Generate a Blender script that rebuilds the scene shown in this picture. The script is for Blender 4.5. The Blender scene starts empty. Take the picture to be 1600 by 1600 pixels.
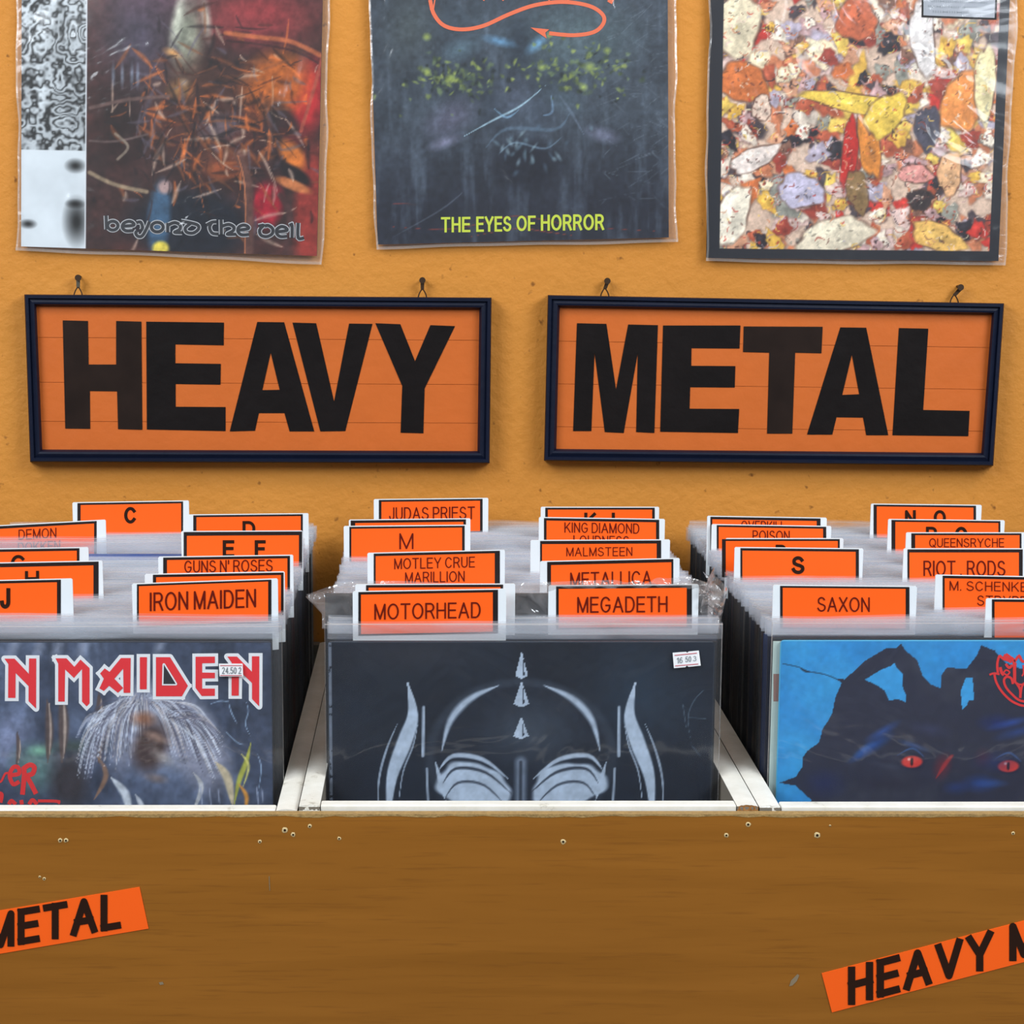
import bpy, bmesh, math, random
import numpy as np
from mathutils import Vector
from mathutils.geometry import tessellate_polygon

# ------------------------------------------------------------------ camera
SC = bpy.context.scene
COL = SC.collection
RES = 1600.0
F = 2862.0                      # focal length in pixels of the 1600 px frame
PX0, PY0 = 670.0, 800.0         # optical axis in the frame
TH = math.radians(8.94)         # camera looks down by this much
D, H = 1.4445, 1.37             # camera stands D in front of the record plane, H above the floor
CT, ST = math.cos(TH), math.sin(TH)
cam_d = bpy.data.cameras.new('camera')
cam_d.sensor_width = 36.0
cam_d.lens = F / RES * 36.0
cam_d.shift_x = (800.0 - PX0) / RES
cam = bpy.data.objects.new('camera', cam_d)
COL.objects.link(cam)
cam.location = (0, -D, H)
cam.rotation_euler = (math.pi / 2 - TH, 0, 0)
SC.camera = cam

# ------------------------------------------------------------------ light
WORLD_STRENGTH = 0.18
KEY = 13.0
FRONT = 64.0
world = bpy.data.worlds.new('sky')
SC.world = world
world.use_nodes = True
wn = world.node_tree
wn.nodes.clear()
wo = wn.nodes.new('ShaderNodeOutputWorld')
wb = wn.nodes.new('ShaderNodeBackground')
wb.inputs['Color'].default_value = (0.84, 0.91, 1.0, 1)
wb.inputs['Strength'].default_value = WORLD_STRENGTH
wn.links.new(wb.outputs[0], wo.inputs[0])


def area(name, loc, target, sx, sy, power, colr):
    l = bpy.data.lights.new(name, 'AREA')
    l.shape = 'RECTANGLE'
    l.size, l.size_y = sx, sy
    l.energy = power
    l.color = colr
    o = bpy.data.objects.new(name, l)
    COL.objects.link(o)
    o.location = loc
    d = Vector(target) - Vector(loc)
    o.rotation_euler = d.to_track_quat('-Z', 'Y').to_euler()
    return o


area('overhead_fill', (0.12, -0.35, 2.3), (0.12, 0.40, 1.3), 1.2, 0.3, KEY * 0.35, (1.0, 0.97, 0.92))  # added lamp, no fixture modelled: weak centre fill that brightens the upper wall
for sx in (-1, 1):
    area('overhead_fill', (0.12 + sx * 1.15, -0.35, 2.3), (0.12 + sx * 0.25, 0.40, 1.2), 0.7, 0.4, KEY * 0.45, (1.0, 0.97, 0.92))  # added overhead fill, split to both sides to keep the crate gaps dark
    area('daylight_side_fill', (0.08 + sx * 1.45, -1.35, 2.3), (0.08, 0.0, 0.95), 1.1, 0.9, FRONT * 0.62, (0.86, 0.93, 1.0))  # added daylight-coloured pair, none in the centre, so gaps between stacks fall dark

vs = SC.view_settings
SC.display_settings.display_device = 'sRGB'
vs.view_transform = 'Standard'
vs.look = 'None'
vs.gamma = 1.0
vs.use_curve_mapping = False
vs.exposure = 0.0
SC.cycles.transparent_max_bounces = 48
SC.cycles.max_bounces = 8

random.seed(7)
RNG = np.random.default_rng(11)


# ------------------------------------------------------------------ projection helpers
def at(px, py, Y):
    """point of the upright plane y = Y that lies behind frame pixel (px, py)"""
    a = (px - PX0) / F
    b = (PY0 - py) / F
    # direction = forward + a*right + b*up
    dy = CT + b * ST
    dz = -ST + b * CT
    t = (Y + D) / dy
    return (a * t, Y, H + dz * t)


def proj(X, Y, Z):
    y, z = Y + D, Z - H
    dep = y * CT - z * ST
    return PX0 + F * X / dep, PY0 - F * (y * ST + z * CT) / dep


def lin(c):
    c = np.asarray(c, dtype=float) / 255.0
    return np.where(c <= 0.04045, c / 12.92, ((c + 0.055) / 1.055) ** 2.4)


# ------------------------------------------------------------------ materials
def mat(name):
    m = bpy.data.materials.new(name)
    m.use_nodes = True
    nt = m.node_tree
    return m, nt, nt.nodes['Principled BSDF'], nt.nodes['Material Output']


def simple(name, rgb, rough=0.5, spec=0.5, bump=None, var=0.0, vscale=20.0, metal=0.0):
    m, nt, p, o = mat(name)
    c = tuple(lin(rgb)) + (1,)
    p.inputs['Base Color'].default_value = c
    p.inputs['Roughness'].default_value = rough
    p.inputs['Specular IOR Level'].default_value = spec
    p.inputs['Metallic'].default_value = metal
    tc = nt.nodes.new('ShaderNodeTexCoord')
    if var > 0:
        n = nt.nodes.new('ShaderNodeTexNoise')
        n.inputs['Scale'].default_value = vscale
        n.inputs['Detail'].default_value = 5
        nt.links.new(tc.outputs['Object'], n.inputs['Vector'])
        mx = nt.nodes.new('ShaderNodeMix')
        mx.data_type = 'RGBA'
        mx.inputs[6].default_value = tuple(min(1, v * (1 - var)) for v in c[:3]) + (1,)
        mx.inputs[7].default_value = tuple(min(1, v * (1 + var)) for v in c[:3]) + (1,)
        nt.links.new(n.outputs[0], mx.inputs[0])
        nt.links.new(mx.outputs[2], p.inputs['Base Color'])
    if bump:
        n2 = nt.nodes.new('ShaderNodeTexNoise')
        n2.inputs['Scale'].default_value = bump[0]
        n2.inputs['Detail'].default_value = 6
        nt.links.new(tc.outputs['Object'], n2.inputs['Vector'])
        b = nt.nodes.new('ShaderNodeBump')
        b.inputs['Strength'].default_value = bump[1]
        b.inputs['Distance'].default_value = bump[2]
        nt.links.new(n2.outputs[0], b.inputs['Height'])
        nt.links.new(b.outputs[0], p.inputs['Normal'])
    return m


def plastic(name, haze, rough=0.12, wr=18.0, wd=0.004, tint=(0.86, 0.91, 1.0), streak=False, gloss=1.0, stretch=(1, 1, 1)):
    """clear polythene: transparent, with a little milky haze and a wrinkled glossy coat"""
    m, nt, p, o = mat(name)
    nt.nodes.remove(p)
    tc = nt.nodes.new('ShaderNodeTexCoord')
    oi = nt.nodes.new('ShaderNodeObjectInfo')
    add = nt.nodes.new('ShaderNodeVectorMath')
    add.operation = 'ADD'
    sc = nt.nodes.new('ShaderNodeVectorMath')
    sc.operation = 'SCALE'
    cmb = nt.nodes.new('ShaderNodeCombineXYZ')
    for i in range(3):
        nt.links.new(oi.outputs['Random'], cmb.inputs[i])
    nt.links.new(cmb.outputs[0], sc.inputs[0])
    sc.inputs['Scale'].default_value = 37.0
    mp = nt.nodes.new('ShaderNodeMapping')
    mp.inputs['Scale'].default_value = stretch
    nt.links.new(tc.outputs['Object'], mp.inputs['Vector'])
    nt.links.new(mp.outputs[0], add.inputs[0])
    nt.links.new(sc.outputs[0], add.inputs[1])
    n = nt.nodes.new('ShaderNodeTexNoise')
    n.inputs['Scale'].default_value = wr
    n.inputs['Detail'].default_value = 3
    n.inputs['Distortion'].default_value = 1.2
    nt.links.new(add.outputs[0], n.inputs['Vector'])
    b = nt.nodes.new('ShaderNodeBump')
    b.inputs['Strength'].default_value = 1.0
    b.inputs['Distance'].default_value = wd
    nt.links.new(n.outputs[0], b.inputs['Height'])
    tr = nt.nodes.new('ShaderNodeBsdfTransparent')
    df = nt.nodes.new('ShaderNodeBsdfDiffuse')
    df.inputs['Color'].default_value = tuple(tint) + (1,)
    tl = nt.nodes.new('ShaderNodeBsdfTranslucent')
    tl.inputs['Color'].default_value = tuple(tint) + (1,)
    dm = nt.nodes.new('ShaderNodeMixShader')
    dm.inputs[0].default_value = 0.4
    nt.links.new(df.outputs[0], dm.inputs[1])
    nt.links.new(tl.outputs[0], dm.inputs[2])
    m1 = nt.nodes.new('ShaderNodeMixShader')
    if streak:
        mr = nt.nodes.new('ShaderNodeMapRange')
        mr.inputs['From Min'].default_value = 0.35
        mr.inputs['From Max'].default_value = 0.7
        mr.inputs['To Min'].default_value = haze * 0.5
        mr.inputs['To Max'].default_value = haze * 1.8
        nt.links.new(n.outputs[0], mr.inputs[0])
        nt.links.new(mr.outputs[0], m1.inputs[0])
    else:
        m1.inputs[0].default_value = haze
    nt.links.new(tr.outputs[0], m1.inputs[1])
    nt.links.new(dm.outputs[0], m1.inputs[2])
    gl = nt.nodes.new('ShaderNodeBsdfGlossy')
    gl.inputs['Roughness'].default_value = rough
    nt.links.new(b.outputs[0], gl.inputs['Normal'])
    # thin film: the same reflectance from both sides
    fr = nt.nodes.new('ShaderNodeLayerWeight')
    fr.inputs['Blend'].default_value = 0.5
    nt.links.new(b.outputs[0], fr.inputs['Normal'])
    pw = nt.nodes.new('ShaderNodeMath')
    pw.operation = 'POWER'
    pw.inputs[1].default_value = 4.5
    nt.links.new(fr.outputs['Facing'], pw.inputs[0])
    mu = nt.nodes.new('ShaderNodeMath')
    mu.operation = 'MULTIPLY_ADD'
    mu.inputs[1].default_value = 0.6 * gloss
    mu.inputs[2].default_value = 0.06 * gloss
    mu.use_clamp = True
    nt.links.new(pw.outputs[0], mu.inputs[0])
    m2 = nt.nodes.new('ShaderNodeMixShader')
    nt.links.new(mu.outputs[0], m2.inputs[0])
    nt.links.new(m1.outputs[0], m2.inputs[1])
    nt.links.new(gl.outputs[0], m2.inputs[2])
    nt.links.new(m2.outputs[0], o.inputs[0])
    return m


def wall_material():
    m, nt, p, o = mat('ochre_plaster')
    p.inputs['Roughness'].default_value = 0.62
    p.inputs['Specular IOR Level'].default_value = 0.25
    tc = nt.nodes.new('ShaderNodeTexCoord')
    n = nt.nodes.new('ShaderNodeTexNoise')
    n.inputs['Scale'].default_value = 4.0
    n.inputs['Detail'].default_value = 8
    nt.links.new(tc.outputs['Object'], n.inputs['Vector'])
    cr = nt.nodes.new('ShaderNodeValToRGB')
    cr.color_ramp.elements[0].position = 0.3
    cr.color_ramp.elements[0].color = tuple(lin((192, 126, 49))) + (1,)
    cr.color_ramp.elements[1].position = 0.72
    cr.color_ramp.elements[1].color = tuple(lin((204, 136, 56))) + (1,)
    nt.links.new(n.outputs[0], cr.inputs[0])
    # small dirt specks
    n3 = nt.nodes.new('ShaderNodeTexNoise')
    n3.inputs['Scale'].default_value = 95.0
    n3.inputs['Detail'].default_value = 2
    nt.links.new(tc.outputs['Object'], n3.inputs['Vector'])
    mr = nt.nodes.new('ShaderNodeMapRange')
    mr.inputs['From Min'].default_value = 0.70
    mr.inputs['From Max'].default_value = 0.80
    nt.links.new(n3.outputs[0], mr.inputs[0])
    mx = nt.nodes.new('ShaderNodeMix')
    mx.data_type = 'RGBA'
    mx.inputs[7].default_value = tuple(lin((130, 80, 28))) + (1,)
    nt.links.new(mr.outputs[0], mx.inputs[0])
    nt.links.new(cr.outputs[0], mx.inputs[6])
    nt.links.new(mx.outputs[2], p.inputs['Base Color'])
    n2 = nt.nodes.new('ShaderNodeTexNoise')
    n2.inputs['Scale'].default_value = 85.0
    n2.inputs['Detail'].default_value = 6
    n2.inputs['Roughness'].default_value = 0.6
    nt.links.new(tc.outputs['Object'], n2.inputs['Vector'])
    n4 = nt.nodes.new('ShaderNodeTexNoise')
    n4.inputs['Scale'].default_value = 13.0
    n4.inputs['Detail'].default_value = 4
    n4.inputs['Distortion'].default_value = 1.5
    nt.links.new(tc.outputs['Object'], n4.inputs['Vector'])
    ad = nt.nodes.new('ShaderNodeMath')
    ad.operation = 'ADD'
    nt.links.new(n2.outputs[0], ad.inputs[0])
    nt.links.new(n4.outputs[0], ad.inputs[1])
    b = nt.nodes.new('ShaderNodeBump')
    b.inputs['Strength'].default_value = 0.5
    b.inputs['Distance'].default_value = 0.0035
    nt.links.new(ad.outputs[0], b.inputs['Height'])
    nt.links.new(b.outputs[0], p.inputs['Normal'])
    return m


def wood_material():
    m, nt, p, o = mat('brown_wood_laminate')
    p.inputs['Roughness'].default_value = 0.42
    p.inputs['Specular IOR Level'].default_value = 0.3
    tc = nt.nodes.new('ShaderNodeTexCoord')
    mp = nt.nodes.new('ShaderNodeMapping')
    mp.inputs['Scale'].default_value = (2.2, 2.2, 34.0)
    nt.links.new(tc.outputs['Object'], mp.inputs['Vector'])
    n = nt.nodes.new('ShaderNodeTexNoise')
    n.inputs['Scale'].default_value = 1.6
    n.inputs['Detail'].default_value = 9
    n.inputs['Distortion'].default_value = 0.7
    nt.links.new(mp.outputs[0], n.inputs['Vector'])
    cr = nt.nodes.new('ShaderNodeValToRGB')
    cr.color_ramp.elements[0].position = 0.30
    cr.color_ramp.elements[0].color = tuple(lin((138, 86, 24))) + (1,)
    cr.color_ramp.elements[1].position = 0.66
    cr.color_ramp.elements[1].color = tuple(lin((150, 95, 30))) + (1,)
    nt.links.new(n.outputs[0], cr.inputs[0])
    mp2 = nt.nodes.new('ShaderNodeMapping')
    mp2.inputs['Scale'].default_value = (22.0, 22.0, 420.0)
    nt.links.new(tc.outputs['Object'], mp2.inputs['Vector'])
    n2 = nt.nodes.new('ShaderNodeTexNoise')
    n2.inputs['Scale'].default_value = 1.0
    n2.inputs['Detail'].default_value = 3
    nt.links.new(mp2.outputs[0], n2.inputs['Vector'])
    mr = nt.nodes.new('ShaderNodeMapRange')
    mr.inputs['From Min'].default_value = 0.56
    mr.inputs['From Max'].default_value = 0.74
    mr.inputs['To Max'].default_value = 0.30
    nt.links.new(n2.outputs[0], mr.inputs[0])
    mx = nt.nodes.new('ShaderNodeMix')
    mx.data_type = 'RGBA'
    mx.inputs[7].default_value = tuple(lin((104, 60, 18))) + (1,)
    nt.links.new(mr.outputs[0], mx.inputs[0])
    nt.links.new(cr.outputs[0], mx.inputs[6])
    nt.links.new(mx.outputs[2], p.inputs['Base Color'])
    return m


def painted_white():
    m, nt, p, o = mat('worn_white_paint')
    p.inputs['Roughness'].default_value = 0.5
    tc = nt.nodes.new('ShaderNodeTexCoord')
    n = nt.nodes.new('ShaderNodeTexNoise')
    n.inputs['Scale'].default_value = 30.0
    n.inputs['Detail'].default_value = 8
    n.inputs['Roughness'].default_value = 0.7
    nt.links.new(tc.outputs['Object'], n.inputs['Vector'])
    cr = nt.nodes.new('ShaderNodeValToRGB')
    e = cr.color_ramp.elements
    e[0].position = 0.27
    e[0].color = tuple(lin((150, 142, 122))) + (1,)
    e[1].position = 0.37
    e[1].color = tuple(lin((222, 219, 208))) + (1,)
    e.new(0.65).color = tuple(lin((236, 234, 226))) + (1,)
    nt.links.new(n.outputs[0], cr.inputs[0])
    nt.links.new(cr.outputs[0], p.inputs['Base Color'])
    return m


def print_material():
    m, nt, p, o = mat('printed_card')
    p.inputs['Roughness'].default_value = 0.35
    p.inputs['Specular IOR Level'].default_value = 0.3
    a = nt.nodes.new('ShaderNodeAttribute')
    a.attribute_name = 'ink'
    nt.links.new(a.outputs['Color'], p.inputs['Base Color'])
    return m


def card_material():
    m, nt, p, o = mat('record_card')
    p.inputs['Roughness'].default_value = 0.6
    oi = nt.nodes.new('ShaderNodeObjectInfo')
    nt.links.new(oi.outputs['Color'], p.inputs['Base Color'])
    return m


M = dict(
    wall=wall_material(), wood=wood_material(), white=painted_white(), ink=print_material(), card=card_material(),
    floor=simple('grey_paving', (150, 146, 140), 0.8, var=0.15, vscale=6, bump=(60, 0.4, 0.004)),
    chip=simple('raw_chipboard', (158, 128, 78), 0.9, var=0.35, vscale=260, bump=(300, 0.8, 0.002)),
    rawwood=simple('chipped_wood', (150, 100, 48), 0.9, var=0.4, vscale=120, bump=(160, 0.8, 0.003)),
    inside=simple('grey_board', (120, 112, 100), 0.8, var=0.2, vscale=10),
    navy=simple('navy_paint', (10, 18, 38), 0.5, 0.2, bump=(45, 0.25, 0.003), var=0.35, vscale=14),
    panel=simple('orange_paint', (194, 99, 40), 0.5, 0.25, bump=(70, 0.35, 0.002), var=0.07, vscale=30),
    black=simple('black_paint', (20, 16, 16), 0.6, 0.12, bump=(70, 0.35, 0.002), var=0.45, vscale=28),
    blackworn=simple('worn_black_paint', (34, 24, 20), 0.6, 0.12, var=0.5, vscale=40),
    steel=simple('dull_steel', (110, 105, 92), 0.35, 0.5, metal=0.8),
    rust=simple('dark_wire', (60, 42, 26), 0.5, 0.5, metal=0.5),
    tabwhite=simple('white_plastic_board', (226, 232, 236), 0.45),
    tabblack=simple('black_print', (26, 18, 18), 0.4),
    taborange=simple('fluorescent_orange_paper', (255, 98, 22), 0.45, 0.3),
    letter=simple('dark_lettering', (98, 18, 6), 0.5, 0.2),
    letterblack=simple('black_lettering', (40, 20, 10), 0.5, 0.2),
    sleeve=plastic('clear_sleeve', 0.005, 0.2, 26, 0.002, gloss=0.08),
    mouth=plastic('milky_sleeve_mouth', 0.19, 0.16, 34, 0.002, tint=(0.72, 0.78, 0.87), streak=True, gloss=1.0, stretch=(0.25, 1, 1.5)),
    frontsleeve=plastic('clear_front_sleeve', 0.03, 0.10, 10, 0.006, gloss=0.8),
    crinkle=plastic('crinkled_plastic', 0.20, 0.12, 40, 0.006, tint=(0.8, 0.78, 0.78), streak=True, gloss=2.0),
    wallsleeve=plastic('clear_wall_sleeve', 0.03, 0.15, 9, 0.008, tint=(0.9, 0.9, 0.9), gloss=0.7),
    seam=plastic('sleeve_seam', 0.42, 0.2, 40, 0.003, tint=(0.95, 0.9, 0.85)),
    redink=simple('red_ink', (226, 40, 48), 0.4), whiteink=simple('white_ink', (228, 232, 236), 0.4),
    yellowink=simple('yellow_green_ink', (190, 205, 60), 0.4), orangeink=simple('orange_ink', (222, 104, 66), 0.4),
    greyink=simple('grey_ink', (168, 170, 174), 0.4), darkink=simple('dark_ink', (34, 36, 42), 0.4),
    redline=simple('pale_red_ink', (196, 96, 104), 0.5), digit=simple('grey_digits', (112, 122, 128), 0.5),
    label=simple('price_label_paper', (240, 240, 242), 0.5), scarlet=simple('scarlet_ink', (222, 44, 44), 0.4),
    blueink=simple('sky_blue_ink', (46, 146, 206), 0.4), hole=simple('dark_hole', (40, 24, 12), 0.9),
    dust=simple('pale_filler', (205, 180, 130), 0.9), scuff=simple('grey_scuff', (135, 118, 92), 0.7),
)


# ------------------------------------------------------------------ mesh helpers
class MB:
    def __init__(s):
        s.v, s.f, s.m, s.mats = [], [], [], []

    def mi(s, m):
        if m not in s.mats:
            s.mats.append(m)
        return s.mats.index(m)

    def face(s, pts, m):
        b = len(s.v)
        s.v += [tuple(p) for p in pts]
        s.f.append(tuple(range(b, b + len(pts))))
        s.m.append(s.mi(m))

    def box(s, a, b, m):
        (x0, y0, z0), (x1, y1, z1) = a, b
        k = len(s.v)
        s.v += [(x0, y0, z0), (x1, y0, z0), (x1, y1, z0), (x0, y1, z0), (x0, y0, z1), (x1, y0, z1), (x1, y1, z1), (x0, y1, z1)]
        for q in ((0, 3, 2, 1), (4, 5, 6, 7), (0, 1, 5, 4), (1, 2, 6, 5), (2, 3, 7, 6), (3, 0, 4, 7)):
            s.f.append(tuple(k + i for i in q))
            s.m.append(s.mi(m))

    def prism(s, pts, dy, m, cap=True):
        """upright outline (x, y, z points facing -y) pushed back by dy"""
        n = len(pts)
        k = len(s.v)
        s.v += [tuple(p) for p in pts] + [(p[0], p[1] + dy, p[2]) for p in pts]
        area2 = sum(pts[i][0] * pts[(i + 1) % n][2] - pts[(i + 1) % n][0] * pts[i][2] for i in range(n))
        ccw = area2 > 0
        fr = list(range(k, k + n))
        bk = list(range(k + n, k + 2 * n))
        s.f.append(tuple(fr if ccw else fr[::-1]))
        s.f.append(tuple(bk[::-1] if ccw else bk))
        s.m += [s.mi(m)] * 2
        for i in range(n):
            j = (i + 1) % n
            q = (k + i, k + n + i, k + n + j, k + j)
            s.f.append(q if ccw else q[::-1])
            s.m.append(s.mi(m))

    def tube(s, pts, r, m, n=8, closed=False):
        pts = [Vector(p) for p in pts]
        k = len(s.v)
        L = len(pts)
        for i, p in enumerate(pts):
            a = pts[i - 1] if i else (pts[-1] if closed else pts[0])
            b = pts[(i + 1) % L] if (closed or i < L - 1) else pts[i]
            t = (b - a).normalized()
            u = t.cross(Vector((0.13, 1, 0.07))).normalized()
            w = t.cross(u)
            rr = r[i] if isinstance(r, (list, tuple)) else r
            for j in range(n):
                an = 2 * math.pi * j / n
                s.v.append(tuple(p + u * rr * math.cos(an) + w * rr * math.sin(an)))
        for i in range(L if closed else L - 1):
            i2 = (i + 1) % L
            for j in range(n):
                j2 = (j + 1) % n
                s.f.append((k + i * n + j, k + i * n + j2, k + i2 * n + j2, k + i2 * n + j))
                s.m.append(s.mi(m))
        if not closed:
            s.f.append(tuple(k + j for j in range(n))[::-1])
            s.f.append(tuple(k + (L - 1) * n + j for j in range(n)))
            s.m += [s.mi(m)] * 2

    def mesh(s, name):
        me = bpy.data.meshes.new(name)
        me.from_pydata(s.v, [], s.f)
        for m in s.mats:
            me.materials.append(m)
        me.polygons.foreach_set('material_index', s.m)
        me.update()
        return me

    def build(s, name, parent=None):
        return link(name, s.mesh(name), parent)


def link(name, me, parent=None):
    o = bpy.data.objects.new(name, me)
    COL.objects.link(o)
    if parent is not None:
        o.parent = parent
        # children are modelled in world coordinates: undo the parent's place
        M0 = parent
        off = Vector((0, 0, 0))
        while M0 is not None:
            off += Vector(M0.location)
            M0 = M0.parent
        o.location = -off
    return o


def tag(o, label=None, cat=None, group=None, kind=None):
    if label:
        o['label'] = label
    if cat:
        o['category'] = cat
    if group:
        o['group'] = group
    if kind:
        o['kind'] = kind
    return o


def empty(name, loc):
    o = bpy.data.objects.new(name, None)
    o.empty_display_size = 0.05
    COL.objects.link(o)
    o.location = loc
    return o


def bevel(o, w, seg=2):
    b = o.modifiers.new('soft_edges', 'BEVEL')
    b.width = w
    b.segments = seg
    b.limit_method = 'ANGLE'


def poly_mesh(pts, Y, m, mb=None):
    """one flat outline of frame pixels on plane y = Y (concave allowed)"""
    mb = mb or MB()
    mb.face([at(x, y, Y) for x, y in pts], m)
    return mb


_zl = [0]


def lift():
    """each printed piece lies a few microns above the one before, so none share a plane"""
    _zl[0] = (_zl[0] + 1) % 45
    return -_zl[0] * 4e-6


def stroke(mb, pts, w, Y, m, closed=False):
    """flat pen line of width w (pixels) along pixel points on plane y = Y, corners filled"""
    P = [np.array(p, float) for p in pts]
    P = [P[0]] + [P[i] for i in range(1, len(P)) if np.hypot(*(P[i] - P[i - 1])) > 1e-4]
    if np.hypot(*(P[0] - P[-1])) < 1e-4 and len(P) > 3:
        closed = True
        P = P[:-1]
    n = len(P)
    hw = w / 2
    unit = lambda v: v / (np.hypot(*v) + 1e-12)
    segs = n if closed else n - 1
    d = [unit(P[(i + 1) % n] - P[i]) for i in range(segs)]
    nrm = lambda v: np.array((-v[1], v[0]))
    for i in range(segs):
        a, b_ = P[i], P[(i + 1) % n]
        ends = []
        for (pt, k, sg) in ((a, i - 1, -1), (b_, i + 1, 1)):
            if not closed and (k < 0 or k >= segs):
                ends.append((pt + nrm(d[i]) * hw, pt - nrm(d[i]) * hw))
                continue
            o = d[k % segs]
            c = float(o @ d[i])
            if c > 0.55:                       # gentle bend: shared mitre
                t = unit(nrm(o) + nrm(d[i]))
                t = t / max(0.6, float(t @ nrm(d[i])))
                ends.append((pt + t * hw, pt - t * hw))
            else:
                e = pt + d[i] * sg * (hw if abs(c) < 0.5 else 0.0)
                ends.append((e + nrm(d[i]) * hw, e - nrm(d[i]) * hw))
                if abs(c) >= 0.5 and sg == 1:
                    yy = Y + lift()
                    mb.face([at(*q, yy) for q in ell(pt[0], pt[1], hw, hw, 0, 324, 9)][::-1], m)
        yy = Y + lift()
        q = [ends[0][0], ends[1][0], ends[1][1], ends[0][1]]
        mb.face([at(*p, yy) for p in q], m)


def smooth(pts, k=6, closed=False):
    """Catmull-Rom through the points"""
    P = [np.array(p, float) for p in pts]
    n = len(P)
    out = []
    for i in range(n if closed else n - 1):
        p0 = P[(i - 1) % n] if (closed or i) else P[0]
        p1, p2 = P[i], P[(i + 1) % n]
        p3 = P[(i + 2) % n] if (closed or i < n - 2) else P[n - 1]
        for j in range(k):
            t = j / k
            out.append(0.5 * ((2 * p1) + (-p0 + p2) * t + (2 * p0 - 5 * p1 + 4 * p2 - p3) * t * t + (-p0 + 3 * p1 - 3 * p2 + p3) * t ** 3))
    if not closed:
        out.append(P[-1])
    return [tuple(p) for p in out]


def ell(cx, cy, rx, ry, a0=0, a1=360, n=20, rot=0):
    out = []
    cr, sr = math.cos(math.radians(rot)), math.sin(math.radians(rot))
    for i in range(n + 1):
        a = math.radians(a0 + (a1 - a0) * i / n)
        x, y = rx * math.cos(a), ry * math.sin(a)
        out.append((cx + x * cr - y * sr, cy + x * sr + y * cr))
    return out


def arc(cx, cy, rx, ry, a0, a1, n=9):
    return [(cx + rx * math.cos(math.radians(a0 + (a1 - a0) * i / n)), cy + ry * math.sin(math.radians(a0 + (a1 - a0) * i / n))) for i in range(n + 1)]


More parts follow.
